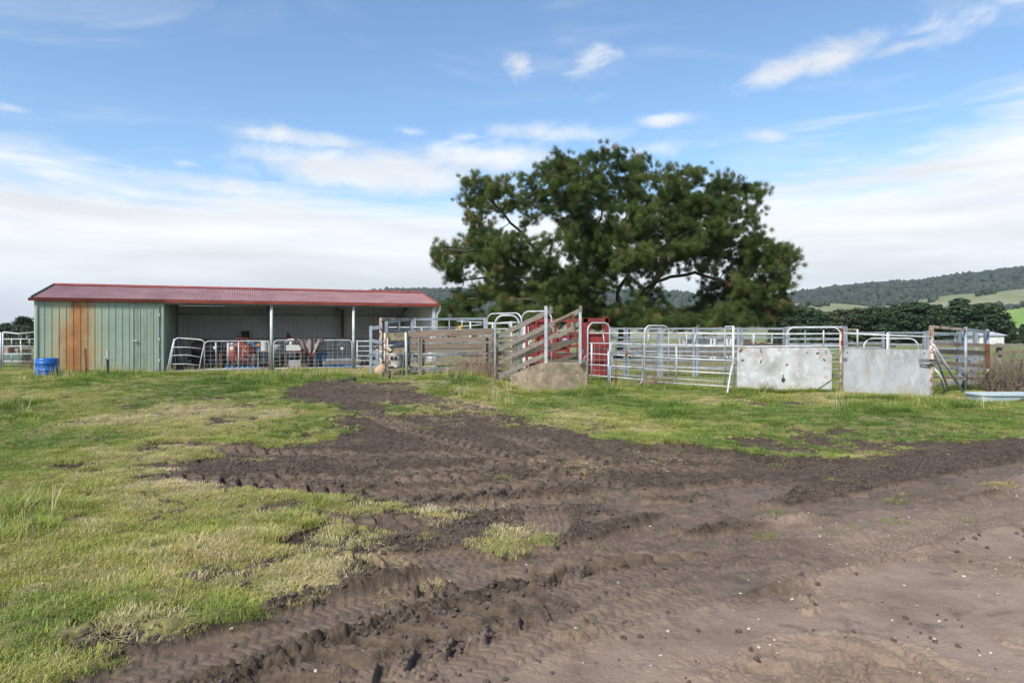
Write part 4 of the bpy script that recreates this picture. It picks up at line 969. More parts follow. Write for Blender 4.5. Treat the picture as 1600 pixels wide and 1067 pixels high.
for (u, w_) in ((0, .06), (WU - .03, .07)): sbox(u, u + w_, -.04, .02, 0, EAVE - .02).build('corner_trim', CLAD, shed)
# left end wall, partition wall, right end wall, rear wall
ew = sbox(-.02, -.005, 0, DEP, 0, EAVE - .03).build('end_wall', INNER, shed)
for i in range(26): strip((-.03, .02 + i * .2 - .0), (-.03, .02 + (i + 1) * .2 - .001), (-1, 0), 0, lambda u, d: roofh(u, d) - .03, CLAD, ew)
pw = sbox(WU - .012, WU + .001, .05, DEP - .06, 0, EAVE - .04).build('partition_wall', INNER, shed)
for i in range(25): strip((WU + .012, .04 + i * .2), (WU + .012, .04 + (i + 1) * .2 - .001), (1, 0), 0, lambda u, d: roofh(u, d) - .03, CLAD, pw)
rw = sbox(LEN - .0, LEN + .012, 0.12, DEP, 0, EAVE - .04).build('right_end_wall', CLAD, shed)
for i in range(25): strip((LEN - .012, .12 + i * .2), (LEN - .012, .12 + (i + 1) * .2 - .001), (-1, 0), 0, lambda u, d: roofh(u, d) - .03, INNER, rw)
bw = sbox(0, LEN, DEP + .012, DEP + .026, 0, EAVE - .035).build('rear_wall', CLAD, shed)
n = 46
for i in range(n):
    a, b_ = WU + .03 + i * (LEN - WU - .05) / n, WU + .03 + (i + 1) * (LEN - WU - .05) / n
    strip((a, DEP), (b_, DEP), (0, -1), 0, lambda u, d: EAVE - .03, INNER, bw)
for h in (1.03, 2.02): sbox(WU + .02, LEN - .03, DEP - .09, DEP - .04, h, h + .075).build('girt', GALV, shed)
for u in (7.0, 9.75, 12.6): sbox(u - .04, u + .04, DEP - .19, DEP - .1, 0, EAVE - .02).build('rear_post', GALV_W, shed)
mb = MB(); mb.tube([S(9.98, DEP - .16, 2.3), S(9.98, DEP - .16, 1.1)], .055, 8); mb.build('drain_pipe', mottled('brown_pipe', (.16, .09, .06, 1), (.2, .12, .08, 1), 3), shed)
for u in (6.92, 9.73):
    mb = MB(); mb.tube([S(u, .04, 0), S(u, .04, EAVE - .0)], .052, 12); p = mb.build('post', GALV_W, shed, smooth=True)
sbox(LEN - .10, LEN + .03, -.0, .1, 0, EAVE - .02).build('post', GALV_W, shed)
mb = MB(); mb.box(S((WU + LEN) / 2, DEP / 2, .03), (LEN - WU - .05, DEP - .1, .03), ANG); mb.build('bounce_floor', mottled('pale_bounce_dirt', (.34, .30, .25, 1), (.46, .42, .36, 1), 2, .95, bmp=.01), shed)  # pale floor slab added to bounce light into the open bays
# rafters, purlins
for u in (WU + .03, 6.92, 9.73, LEN - .06):
    mb = MB(); mb.beam(S(u, .05, EAVE - .12), S(u, DEP / 2, EAVE + RISE - .12), .06, .15); mb.beam(S(u, DEP / 2, EAVE + RISE - .12), S(u, DEP - .05, EAVE - .12), .06, .15); mb.build('rafter', GALV_D, shed)
for d in (.14, 1.3, 2.5, 2.75, 3.9, 4.8):
    mb = MB(); mb.beam(S(.1, d, roofh(0, d) - .075), S(LEN - .1, d, roofh(0, d) - .075), .05, .07); mb.build('purlin', GALV_D, shed)
sbox(WU + .05, LEN - .05, .0, .04, EAVE - .17, EAVE - .045).build('eave_beam', GALV_D, shed)
# knee braces where the rafters meet the rear posts
for u in (7.0, 9.75):
    mb = MB(); mb.beam(S(u, DEP - .2, EAVE - .42), S(u, DEP - .75, EAVE - .1), .05, .05); mb.build('brace', GALV_D, shed)
# roof sheets
nsh = 17; per = 10
for side in (0, 1):
    for k in range(nsh):
        u0 = -.06 + k * (LEN + .12) / nsh; u1 = -.06 + (k + 1) * (LEN + .12) / nsh; m_ = per * 8; vs = []
        for j in range(m_ + 1):
            u = u0 + (u1 - u0) * j / m_; hh = .0095 * math.cos(2 * math.pi * j / 8)
            for (d, top) in ((-.10 if side == 0 else DEP + .1, 0), (DEP / 2 + (.01 if side == 0 else -.01), 1)):
                vs.append(S(u, d, EAVE + .0 + RISE * (1 - abs(d - DEP / 2) / (DEP / 2)) + hh + (k % 2) * .0012))
        mb = MB(); mb.add(vs, [(2 * j, 2 * j + 2, 2 * j + 3, 2 * j + 1) for j in range(m_)]); mb.build('roof_sheet', ROOFR, shed, smooth=True)
mb = MB();
for s_ in (-1, 1): mb.prism([S(-.08, DEP / 2, EAVE + RISE + .032), S(-.08, DEP / 2 + s_ * .17, EAVE + RISE - .012), S(-.08, DEP / 2 + s_ * .17, EAVE + RISE - .018), S(-.08, DEP / 2, EAVE + RISE + .026)], UU * (LEN + .16))
mb.tube([S(-.08, DEP / 2, EAVE + RISE + .03), S(LEN + .08, DEP / 2, EAVE + RISE + .03)], .022, 8)
mb.build('ridge_cap', GUTR, shed)
for u in (-.10, LEN + .065):
    mb = MB()
    mb.prism([S(u, -.12, EAVE + .02), S(u, DEP / 2, EAVE + RISE + .045), S(u, DEP + .12, EAVE + .02), S(u, DEP + .12, EAVE - .09), S(u, DEP / 2, EAVE + RISE - .07), S(u, -.12, EAVE - .09)], UU * .03); mb.build('barge_board', GUTR if u > 0 else GREEND, shed)
def gutter(u0, u1, mat):
    mb = MB(); mb.add([], [])
    o = [(-.02, .0), (-.02, -.10), (-.13, -.10), (-.145, -.005), (-.135, -.005), (-.122, -.09), (-.03, -.09), (-.03, .0)]
    mb.prism([S(u0, d, EAVE - .025 + h) for (d, h) in o], UU * (u1 - u0)); mb.build('gutter', mat, shed)
gutter(-.16, 3.62, mottled('dark_red_gutter', (.10, .018, .014, 1), (.15, .03, .022, 1), 2, .4)); gutter(3.625, LEN + .14, GUTR)
mb = MB(); mb.tube([S(LEN + .16, -.06, EAVE - .1), S(LEN + .19, -.02, EAVE - .25), S(LEN + .10, .05, EAVE - .42), S(LEN + .10, .05, .1)], .045, 8); mb.build('downpipe', GALV_W, shed, smooth=True)

# ------------------------------------------------------------------ things in and in front of the shed
def arc(c, r, a0, a1, ax, ay, n=6): return [Vector(c) + Vector(ax) * (r * math.cos(a0 + (a1 - a0) * i / n)) + Vector(ay) * (r * math.sin(a0 + (a1 - a0) * i / n)) for i in range(n + 1)]
Zv = Vector((0, 0, 1))
def hoop(a, b_, h, r, rad, both=True, h0=0.0, closed=False):
    """bent pipe standing on a and b_ (ground points), height h, corner radius r"""
    a = Vector(a); b_ = Vector(b_); d = (b_ - a); L = d.length; d.normalize(); p = [a + Zv * h0]
    p += arc(a + d * r + Zv * (h - r), r, math.pi, math.pi / 2, d, Zv)
    if both: p += arc(b_ - d * r + Zv * (h - r), r, math.pi / 2, 0, d, Zv); p += [b_ + Zv * h0]
    else: p += [b_ + Zv * h]
    if closed: p = p[:-1] + arc(b_ - d * r + Zv * (h0 + r), r, 0, -math.pi / 2, d, Zv) + arc(a + d * r + Zv * (h0 + r), r, -math.pi / 2, -math.pi, d, Zv) + [a + Zv * (h * .5)]; p = p[1:] if False else [a + Zv * (h * .5)] + p[1:]
    return p
def mesh_wires(a, b_, h0, h1, sx, sz, r=.003):
    a = Vector(a); b_ = Vector(b_); L = (b_ - a).length; mb = MB(); n = max(1, int(L / sx)); m_ = max(1, int((h1 - h0) / sz))
    for i in range(1, n): p = a.lerp(b_, i / n); mb.tube([p + Zv * h0, p + Zv * h1], r, 3, False)
    for j in range(m_ + 1): z = h0 + (h1 - h0) * j / m_; mb.tube([a + Zv * z, b_ + Zv * z], r, 3, False)
    return mb
def fgate(name, label, a, b_, h, rails, mesh=None, mid=None, rad=.02, corner=.14, mat=GALV_W, cat='gate', group=None, wsp=(.16, .13)):
    """farm gate of bent pipe between ground points a and b_"""
    a = Vector(a); b_ = Vector(b_)
    t_ = thing(name, label, cat, tuple(a), group)
    MB().tube(hoop(a, b_, h, corner, rad, True, .03), rad, 8).build('frame', mat, t_, smooth=True)
    for z in rails: mb = MB(); mb.tube([a.lerp(b_, .005) + Zv * z, a.lerp(b_, .5) + Zv * (z + random.uniform(-.006, .006)), a.lerp(b_, .995) + Zv * z], rad * .8, 6); mb.build('rail', mat, t_, smooth=True)
    for f_ in (mid or []): p = a.lerp(b_, f_); mb = MB(); mb.tube([p + Zv * .05, p + Zv * h], rad * .85, 6); mb.build('stile', mat, t_, smooth=True)
    if mesh: o = mesh_wires(a + (b_ - a) * .01, a.lerp(b_, .99), mesh[0], mesh[1], *wsp).build('wire_mesh', GALV, t_); o['kind'] = 'stuff'
    return t_
def GP(px, Y, dz=0.0): x = (px - 800) / F * Y; return Vector((x, Y, Gf(x, Y) + dz))
def SP(u, d, h=0): return S(u, d, h)
# loose gate leaning beside the partition, its bent rails
t_ = thing('loose_gate', 'small white pipe gate with bent rails leaning beside the green partition', 'gate', tuple(SP(3.72, -.35)))
a, b_ = SP(3.70, -.35), SP(4.66, -.42)
MB().tube([a + Zv * .0, a + Vector((.12, .05, .7)), a + Vector((.19, .1, 1.10))] , .03, 8).build('hinge_post', GALV_W, t_, smooth=True)
q = [a + Vector((.07, 0, .02)), a + Vector((.17, .05, .8))] + arc(a + Vector((.33, .1, 1.0)), .13, math.pi, math.pi / 2, UU, Zv) + [b_ + Vector((-.02, .05, 1.08))] + arc(b_ + Vector((.02, .02, .94)), .13, math.pi / 2, 0, UU, Zv) + [b_ + Vector((.09, 0, .6)), b_ + Vector((-.02, 0, .03))]
MB().tube(q, .02, 8).build('frame', GALV_W, t_, smooth=True)
for (z0, z1, zb) in ((.83, .78, 0), (.56, .50, .03), (.28, .23, 0)):
    MB().tube([a + Vector((.15 * z0 + .04, .03, z0)), a.lerp(b_, .6) + Zv * (z0 + zb * .5), b_ + Vector((.06 * z1 / .8, 0, z1))], .014, 6).build('rail', GALV_W, t_, smooth=True)
fgate('mesh_gate', 'left mesh gate of bent pipe closing the first open bay of the shed', SP(4.80, -.12), SP(6.84, -.06), 1.02, [.08], (.1, .99), [.52])
fgate('mesh_gate', 'mesh gate closing the second open bay with a tarpaulin over its top', SP(6.99, -.06), SP(9.66, -.06), 1.04, [.06], (.08, 1.0), [.52])
# white tag discs hanging on the gates
for (u, d, h, lab) in ((5.12, -.14, .80, 'round white tag on the left mesh gate'), (9.30, -.1, .74, 'round white tag hanging from the right corner of the tarpaulin gate')):
    mb = MB(); mb.lathe(SP(u, d, h), [(.01, -.006), (.052, -.005), (.055, 0), (.052, .005), (.01, .006)], 16, 'Y', ANG); o = mb.build('round_tag', WHITEP, None); props(o, lab, 'tag')
mb = MB(); mb.tube([SP(9.30 + .1 * math.cos(k * .63), -.1, .86 + .1 * math.sin(k * .63)) for k in range(11)], .004, 4, False); props(mb.build('wire_loop', GALV), 'thin wire loop on the top right corner of the tarpaulin gate', 'wire')
# rail gate right of the last post
t_ = thing('rail_gate', 'six rail white gate between the last shed post and the yards', 'gate', tuple(SP(9.82, -.1)))
for z in (.10, .30, .47, .65, .82, 1.0): MB().tube([SP(9.80, -.1, z), SP(10.75, -.55, z)], .014 if z < .9 else .02, 6).build('rail', GALV_W, t_, smooth=True)
for (u, d) in ((9.84, -.1), (10.75, -.55)): MB().tube([SP(u, d, .04), SP(u, d, 1.03)], .024, 8).build('stile', GALV_W, t_, smooth=True)
# tarpaulin
def tarp():
    n, m_ = 26, 16; V = [];
    for j in range(m_):
        for i in range(n):
            x = i / (n - 1); y = j / (m_ - 1)
            half = .5 * (1 - .62 * y ** 1.3); u = 8.17 + (x - .5) * 1.02 * (half * 2) + .05 * y
            drop = .52 * y * (.62 + .38 * math.sin(math.pi * (.15 + .7 * x)))
            fold = .055 * math.sin(x * 19 + y * 3) * (.4 + y) + .02 * math.sin(x * 41 + 2)
            V.append(SP(u, -.13 - .03 * y + fold - (.03 if j == 0 else 0), 1.085 - drop + .012 * math.sin(x * 23)))
    for i in range(n): V.append(SP(8.17 + (i / (n - 1) - .5) * 1.0, .06 + .03 * math.sin(i), 1.0 - .1 * math.sin(i * 1.3)))
    mb = MB(); ix = lambda j, i: j * n + i
    fs = [(ix(j, i), ix(j, i + 1), ix(j + 1, i + 1), ix(j + 1, i)) for j in range(m_ - 1) for i in range(n - 1)] + [(i, m_ * n + i, m_ * n + i + 1, i + 1) for i in range(n - 1)]
    mb.add(V, fs); return mb
o = tarp().build('tarpaulin', mottled('grey_brown_canvas', (.16, .135, .125, 1), (.30, .265, .26, 1), 5, .95, stretch=(3, 3, .6), spots=[((.07, .06, .055), 6, .56, .66, .7)]), smooth=True); props(o, 'grey brown canvas tarpaulin draped over the top rail of the mesh gate', 'tarpaulin')
sm_ = o.modifiers.new('thickness', 'SOLIDIFY'); sm_.thickness = .012
mb = MB()
for k in range(5): mb.tube([SP(7.72 + .015 * k, -.12, 1.05), SP(7.86 + .05 * k, -.16, .86 - .02 * k), SP(8.05 + .02 * k, -.17, .62 + .02 * k), SP(8.12, -.15, .6)], .009, 5)
props(mb.build('rope', mottled('dark_rope', (.05, .035, .03, 1), (.1, .07, .05, 1), 20)), 'dark tangled rope hanging beside the tarpaulin', 'rope')
# the red and cream drum lying on its blue pallet
DRUM = mottled('peeling_red_and_cream', (.22, .045, .038, 1), (.30, .065, .05, 1), 4, .7, spots=[((.62, .46, .36), 2.6, .54, .57, .95), ((.10, .03, .025), 7, .58, .66, .6)])
t_ = thing('tank', 'round red fuel tank with peeling cream patches lying on a blue pallet', 'tank', tuple(SP(5.98, 1.0)))
c = SP(5.98, .7, .60); mb = MB(); mb.lathe(c, [(.02, -.13), (.2, -.12), (.36, -.075), (.45, .0), (.45, .2), (.455, .22), (.45, .24), (.45, .9), (.44, .95), (.3, 1.03), (.02, 1.07)], 30, 'Y', ANG + .22); mb.build('shell', DRUM, t_, smooth=True)
mb = MB();
for s_ in (-1, 1): mb.box(SP(5.98 + s_ * .28, 1.0, .21), (.09, .8, .16), ANG)
mb.build('cradle', RUST, t_)
mb = MB(); mb.tube([SP(5.98, .75, 1.04), SP(5.98, .75, 1.12)], .05, 8); mb.build('filler_cap', GALV, t_)
for (cc, mat, lab, off, n_) in (((.4, .05, .06), RED, 'thick red hose lying over the round tank', 0, 1), ((0, 0, 0), BLUEP, 'blue hose looped over the right shoulder of the tank', .05, 2)):
    mb = MB()
    for k in range(n_ + 1):
        if off == 0: pts_ = [SP(5.62 + k * .05, .62, .98 + .02 * k), SP(5.85, .58 + .04 * k, 1.10), SP(6.08, .56, 1.115 - .02 * k), SP(6.32, .55, .98), SP(6.42, .52, .86 + .03 * k)]
        else: pts_ = [SP(6.12, .55 - .02 * k, 1.06 - .04 * k), SP(6.32, .52, .96 - .05 * k), SP(6.50 + .02 * k, .5, .76), SP(6.54, .5, .64 + .03 * k), SP(6.46, .5, .70)]
        mb.tube(pts_, .026 if off == 0 else .014, 6)
    props(mb.build('hose', mat, smooth=True), lab, 'hose')
mb = MB(); mb.lathe(SP(6.50, .5, .86), [(.01, -.08), (.05, -.06), (.055, .05), (.01, .08)], 10, 'X', ANG); props(mb.build('float', OCHRE), 'small orange float at the end of the red hose', 'float')
def pallet(name, label, u0, d0, w_, l_, mat, h0=0.0, rot=0.0):
    t_ = thing(name, label, 'pallet', tuple(SP(u0, d0, h0))); R_ = ANG + rot
    ax = Vector((math.cos(R_), math.sin(R_), 0)); ay = Vector((-ax.y, ax.x, 0)); o_ = SP(u0, d0, h0)
    for k in range(3): mb = MB(); mb.box(o_ + ay * (-l_ / 2 + l_ * k / 2) * .92 + Zv * .065, (w_, .09, .09), R_); mb.build('bearer', mat, t_)
    for k in range(7): mb = MB(); mb.box(o_ + ax * (-w_ / 2 + w_ * (k + .5) / 7) + Zv * .122, (w_ / 7 * .72, l_, .02), R_); mb.build('board', mat, t_)
    return t_
pallet('pallet', 'blue painted pallet under the round red tank', 5.98, .75, 1.15, 1.15, BLUEP)
pallet('pallet', 'left of the two blue pallets under the grey beams', 9.05, 1.0, .62, 1.1, BLUEP); pallet('pallet', 'right of the two blue pallets, beside the last shed post', 9.72, 1.05, .6, 1.1, BLUEP)
# things behind the first bay
def cyl(name, label, cat, p0, p1, r, mat, n=10, extra=None):
    t_ = MB().tube([p0, p1], r, n).build(name, mat, smooth=True); props(t_, label, cat); return t_
for k, (u, d, du, h, m__, lab) in enumerate(((3.72, 1.2, .12, 1.62, GALV, 'longest grey pipe leaning in the corner of the open bay'), (3.80, 1.3, .20, 1.30, GALV_D, 'second grey pipe leaning in the dark corner of the bay'), (3.86, 1.15, .26, 1.12, GALV, 'pale pipe leaning behind the loose gate'), (3.92, 1.35, .12, 1.22, DARKM, 'dark bar leaning behind the loose gate'), (4.0, 1.4, .26, .9, GALV_D, 'shortest grey pipe leaning behind the loose gate'))):
    cyl('leaning_pipe', lab, 'pipe', SP(u + du, d - .25, 0), SP(u, d + .1, h), .018, m__, 8)
t_ = thing('trailer', 'low rusty flat trailer standing in the first open bay', 'trailer', tuple(SP(4.9, 2.4)))
for k in range(5): sbox(4.2, 6.2, 1.95 + k * .22, 2.15 + k * .22, .42, .46).build('deck_board', WOOD_B, t_)
sbox(4.15, 6.25, 1.88, 1.94, .34, .44).build('side_rail', RUST, t_); sbox(4.15, 6.25, 3.04, 3.10, .34, .44).build('side_rail', RUST, t_)
for u in (4.55, 5.6):
    mb = MB(); mb.lathe(SP(u, 1.86, .27), [(.05, -.07), (.2, -.08), (.27, -.05), (.27, .05), (.2, .08), (.05, .07)], 18, 'Y', ANG); mb.build('wheel', BLACK, t_)
sbox(4.2, 6.0, 1.8, 1.86, .15, .22).build('drawbar', WOOD, t_)
mb = MB(); mb.lathe(SP(4.75, 2.5, .72), [(.02, -.55), (.2, -.52), (.26, -.45), (.26, .45), (.2, .52), (.02, .55)], 18, 'X', ANG); props(mb.build('cylinder_tank', mottled('brown_grey_tank', (.10, .085, .07, 1), (.18, .15, .12, 1), 4, .8), smooth=True), 'brown grey cylindrical tank lying on the rusty trailer', 'tank')
mb = MB()
for k in range(26): u, d, h = 4.55 + random.uniform(-.2, .25), 2.35 + random.uniform(-.15, .15), .98; mb.tube([SP(u, d, h), SP(u + random.uniform(-.08, .08), d, h + random.uniform(.05, .13))], [.02, .004], 4)
props(mb.build('green_netting', mottled('green_net', (.03, .16, .03, 1), (.05, .24, .05, 1), 9)), 'tangle of green netting on top of the brown tank', 'netting')
cyl('grey_standpipe', 'grey pipe standing behind the round white tag', 'pipe', SP(5.16, .15, .25), SP(5.14, .15, .98), .034, GALV_D)
cyl('blue_standpipe', 'pale blue grey pipe standing left of the round tank', 'pipe', SP(5.52, .35, .2), SP(5.52, .35, .96), .032, mottled('pale_blue_pipe', (.36, .42, .48, 1), (.44, .5, .56, 1), 3), 10)
cyl('orange_pole', 'short rusty orange pole left of the round tank', 'pole', SP(5.29, .2, .12), SP(5.25, .2, .62), .022, OCHRE)
mb = MB(); mb.lathe(SP(5.64, .45, .90), [(.04, -.05), (.075, -.03), (.085, .02), (.07, .045), (.02, .05)], 14); props(mb.build('funnel', mottled('pale_blue_plastic', (.30, .42, .55, 1), (.4, .52, .65, 1), 3), smooth=True), 'small pale blue funnel left of the tank top', 'funnel')
t_ = thing('green_bin', 'dark green plastic bin standing on the lower wall rail behind the tank', 'bin', tuple(SP(6.06, 4.6, 1.0)))
sbox(5.92, 6.22, 4.7, 5.0, .98, 1.34).build('body', GREEND, t_, bevel=.02); sbox(5.9, 6.24, 4.68, 5.02, 1.34, 1.38).build('rim', GREEND, t_)
# stands with buckets
def stand(label, u0, u1, d0, d1, h, mat, shelf=.28):
    t_ = thing('timber_stand', label, 'stand', tuple(SP((u0 + u1) / 2, (d0 + d1) / 2)))
    for u in (u0, u1):
        for d in (d0, d1): sbox(u - .028, u + .028, d - .028, d + .028, 0, h - .03).build('leg', mat, t_)
    sbox(u0 - .05, u1 + .05, d0 - .05, d1 + .05, h - .03, h).build('top', mat, t_); sbox(u0 - .02, u1 + .02, d0, d1, shelf, shelf + .02).build('shelf', mat, t_)
    return t_
stand('left grey timber stand carrying a white drum beside the first shed post', 6.48, 7.22, .28, .75, .66, WOOD); stand('timber stand behind the second mesh gate with pale tub on top', 7.42, 7.92, .35, .8, .62, WOOD)
mb = MB(); mb.lathe(SP(6.72, .45, .66), [(.135, 0), (.145, .02), (.148, .30), (.155, .31), (.155, .34), (.12, .36), (.02, .37)], 20); o = mb.build('white_drum', WHITEP, smooth=True); props(o, 'white plastic drum with lid standing on the left timber stand', 'drum')
mb = MB(); mb.lathe(SP(7.12, .45, .66), [(.11, 0), (.13, .2), (.12, .22), (.02, .225)], 16); props(mb.build('grey_bucket', mottled('grey_plastic', (.25, .24, .26, 1), (.33, .32, .34, 1), 3), smooth=True), 'grey bucket on the timber stand right of the first shed post', 'bucket')
sbox_o = sbox(7.42, 7.92, .3, .6, .66, .86).build('pale_tub', WHITEP, None, bevel=.015); props(sbox_o, 'white rectangular tub on the second timber stand', 'tub')
o = sbox(7.5, 7.9, .18, .3, .08, .34).build('metal_sheet', mottled('grey_sheet', (.33, .35, .38, 1), (.42, .44, .47, 1), 4), None); props(o, 'grey metal sheet leaning under the second timber stand', 'sheet')
t_ = thing('hose_reel', 'white reel with curved guard standing on the pale tub', 'reel', tuple(SP(7.58, .42, .86)))
mb = MB(); mb.tube([SP(7.58, .42, .86), SP(7.58, .42, .99)], [.07, .05], 12); mb.build('hub', WHITEP, t_, smooth=True)
for k, r in enumerate((.2, .15)): mb = MB(); mb.tube([SP(7.6 + r * math.cos(q_), .38 + .03 * k, .93 + r * .75 * math.sin(q_)) for q_ in [math.pi * i / 10 for i in range(11)]], .022, 6); mb.build('guard', WHITEP, t_, smooth=True)
mb = MB(); mb.prism([SP(7.50, 2.0, 1.12), SP(7.72, 2.0, 1.12), SP(7.56, 2.0, 1.34)], VV * .05); mb.tube([SP(7.66, 2.0, .6), SP(7.66, 2.0, 1.13)], .02, 6); props(mb.build('red_marker', RED), 'small red triangular marker above the white reel', 'marker')
mb = MB(); mb.lathe(SP(6.38, .6, .02), [(.12, 0), (.13, .3), (.1, .52), (.06, .55)], 14); props(mb.build('dark_can', DARKM, smooth=True), 'dark can standing between the tank and the timber stand', 'can')
mb = MB(); mb.tube([SP(6.52, .9, .3), SP(6.50, .9, .82), SP(6.62, .9, .86)], .05, 8); props(mb.build('red_tube', RED, smooth=True), 'dark red tube behind the white drum', 'tube')
for k, (u, lab) in enumerate(((6.56, 'left red pot on the ground by the first shed post'), (6.68, 'middle red pot on the ground by the first shed post'), (6.80, 'right red pot on the ground by the first shed post'))):
    mb = MB(); mb.lathe(SP(u, .1, .0), [(.04, 0), (.055, .1), (.062, .1), (.062, .12), (.04, .125)], 12); props(mb.build('red_pot', RED, smooth=True), lab, 'pot')
o = sbox(7.12, 7.58, .02, .22, .03, .08).build('orange_plank', mottled('orange_tan', (.42, .18, .09, 1), (.52, .26, .14, 1), 4), None); props(o, 'short orange plank on the ground under the second timber stand', 'plank')
# red machine
t_ = thing('red_machine', 'red farm implement with dark wheels below the tarpaulin', 'implement', tuple(SP(8.05, 1.0)))
mb = MB(); mb.box(SP(8.0, .9, .58), (.36, .3, .24), ANG + .3); mb.box(SP(8.32, .95, .48), (.34, .25, .14), ANG - .3); mb.prism([SP(7.92, .75, .70), SP(8.15, .75, .82), SP(8.22, .75, .62)], VV * .2); mb.build('housing', RED, t_, bevel=.02)
mb = MB(); mb.tube([SP(8.1, .8, .4), SP(8.75, .9, .62)], .03, 6); mb.build('arm', DARKM, t_)
for u in (7.92, 8.38): mb = MB(); mb.lathe(SP(u, .8, .22), [(.04, -.06), (.2, -.06), (.22, -.03), (.22, .03), (.2, .06), (.04, .06)], 16, 'Y', ANG); mb.build('wheel', BLACK, t_)
# beams on pallets, blue box
for k, (d, h, mt, lab) in enumerate(((.75, .17, WOOD_B, 'brown beam lowest on the blue pallets'), (.95, .17, GALV_D, 'grey beam lying behind the brown beam on the pallets'), (.8, .28, GALV_D, 'upper front grey beam on the blue pallets'), (1.05, .28, GALV_D, 'upper rear grey beam on the blue pallets'))):
    o = sbox(8.72 if k % 2 else 8.85, 10.1, d, d + .14, h - .03, h + .075).build('beam', mt, None, bevel=.006); props(o, lab, 'beam')
o = sbox(8.45, 8.95, 1.3, 1.7, .0, .56).build('blue_crate', BLUEP, None, bevel=.02); props(o, 'blue crate standing left of the grey beams in the second bay', 'crate')
o = sbox(8.1, 9.15, 1.15, 1.25, .60, .64).build('dark_plank', WOOD_D, None); props(o, 'dark plank lying across the blue crate', 'plank')
for k in range(4): o = sbox(7.0 + k * .32, 7.26 + k * .32, 1.6, 2.2, 0, .35 + .12 * (k % 2)).build('dark_box', DARKM, None, bevel=.015); props(o, ['leftmost dark box', 'second dark box from the left', 'third dark box from the left', 'rightmost dark box'][k] + ' in the shade behind the timber stands', 'box')
# tools, stakes and the blue drum outside
t_ = thing('blue_drum', 'bright blue plastic drum standing against the left corner of the green wall', 'drum', tuple(GP(73, 20.6)))
c = GP(73, 20.6); mb = MB(); mb.lathe(c, [(.27, .0), (.295, .02), (.30, .10), (.30, .17), (.308, .18), (.308, .195), (.30, .205), (.30, .37), (.308, .38), (.308, .395), (.30, .405), (.298, .50), (.29, .53), (.28, .535), (.275, .50), (.02, .49)], 28); mb.build('body', BLUE, t_, smooth=True)
mb = MB(); mb.tube(arc(c + Vector((.05, -.302, .30)), .035, 0, 6.28, (1, 0, 0), Zv, 10), .008, 4, False); mb.build('bung', mottled('light_blue', (.1, .25, .5, 1), (.15, .3, .55, 1), 3), t_)
mb = MB(); mb.beam(GP(134.5, 20.9, -.1), GP(133, 20.9, .82), .04, .04); props(mb.build('steel_stake', RUST), 'dark rusty stake standing in the grass by the rust stain', 'stake')
t_ = thing('tap_post', 'short pipe with a white tap standing in dead grass before the door', 'post', tuple(GP(167, 20.4)))
MB().tube([GP(168, 20.4, 0), GP(167.5, 20.4, .78)], .022, 8).build('pipe', GALV_W, t_); MB().tube([GP(168, 20.4, 0.0), GP(168, 20.4, .52)], .035, 8).build('sleeve', BLACK, t_)
MB().tube([GP(169, 20.38, .50), GP(163, 20.3, .55)], .03, 7).build('tap', mottled('tan_tap', (.45, .4, .3, 1), (.55, .5, .4, 1), 9), t_); MB().tube([GP(168, 20.3, .48), GP(180, 20.3, .5)], .008, 5).build('rod', DARKM, t_)

# ------------------------------------------------------------------ the stock yards
def rail(parent, p0, p1, r=.021, mat=None, flat=None, name='rail', n=7, sag=0.0):
    mb = MB()
    if flat: mb.beam(p0, p1, flat[0], flat[1])
    else: mb.tube([p0, p0.lerp(p1, .5) + Zv * (random.uniform(-.004, .004) - sag), p1], r, n)
    return mb.build(name, mat or GALV_W, parent, smooth=not flat)
def ypanel(name, label, cat, a, b_, rails, posts, stubs=(), mat=None, r=.021, flat=None, pr=.03, sq=False, group=None, mesh=None, mw=(.16, .13)):
    """a = (px, Y) and b_ = (px, Y) ends; rails = [(py at a, py at b_)]; posts = [(px, py top, py bottom)]; stubs = [(px, py0, py1)]"""
    mat = mat or GALV_W
    (pa, ya), (pb, yb) = a, b_; X0, X1 = (pa - 800) / F * ya, (pb - 800) / F * yb
    def at(px, py):
        t0 = (px - 800) / F
        # the point of the line a-b seen at px
        den = (X1 - X0) - t0 * (yb - ya); s_ = (t0 * ya - X0) / den if abs(den) > 1e-6 else 0
        Yq = ya + (yb - ya) * s_; return P(px, py, Yq)
    base = at((pa + pb) / 2, 521); base.z = Gf(base.x, base.y)
    t_ = thing(name, label, cat, tuple(base), group)
    for q in rails:
        p0, p1 = (pa, pb) if len(q) == 2 else (q[2], q[3])
        rail(t_, at(p0, q[0]), at(p1, q[1]), r, mat, flat)
    for (px, y0, y1) in posts:
        top = at(px, y0); bot = at(px, y0); bot.z = (at(px, y1).z if y1 else hz(bot.x, bot.y) - .05)
        mb = MB()
        if sq: mb.beam(bot, top, pr * 2, pr * 2, up=(0, 1, 0))
        else: mb.tube([bot, top], pr, 8)
        mb.build('post', mat, t_, smooth=not sq)
    for q in stubs:
        px, y0, y1 = q[:3]; px2 = q[3] if len(q) > 3 else px
        rail(t_, at(px, y0), at(px2, y1), r * .95, mat, (flat[0] * .8, .05) if flat else None, 'stub')
    if mesh:
        m_px0, m_px1, my0, my1 = mesh; p = at(m_px0, my0); q = at(m_px1, my0); h0, h1 = at(m_px0, my1).z, p.z
        p.z = q.z = 0; o = mesh_wires(p, q, h0, h1, *mw, r=.0026).build('wire_mesh', GALV, t_); o['kind'] = 'stuff'
    return t_
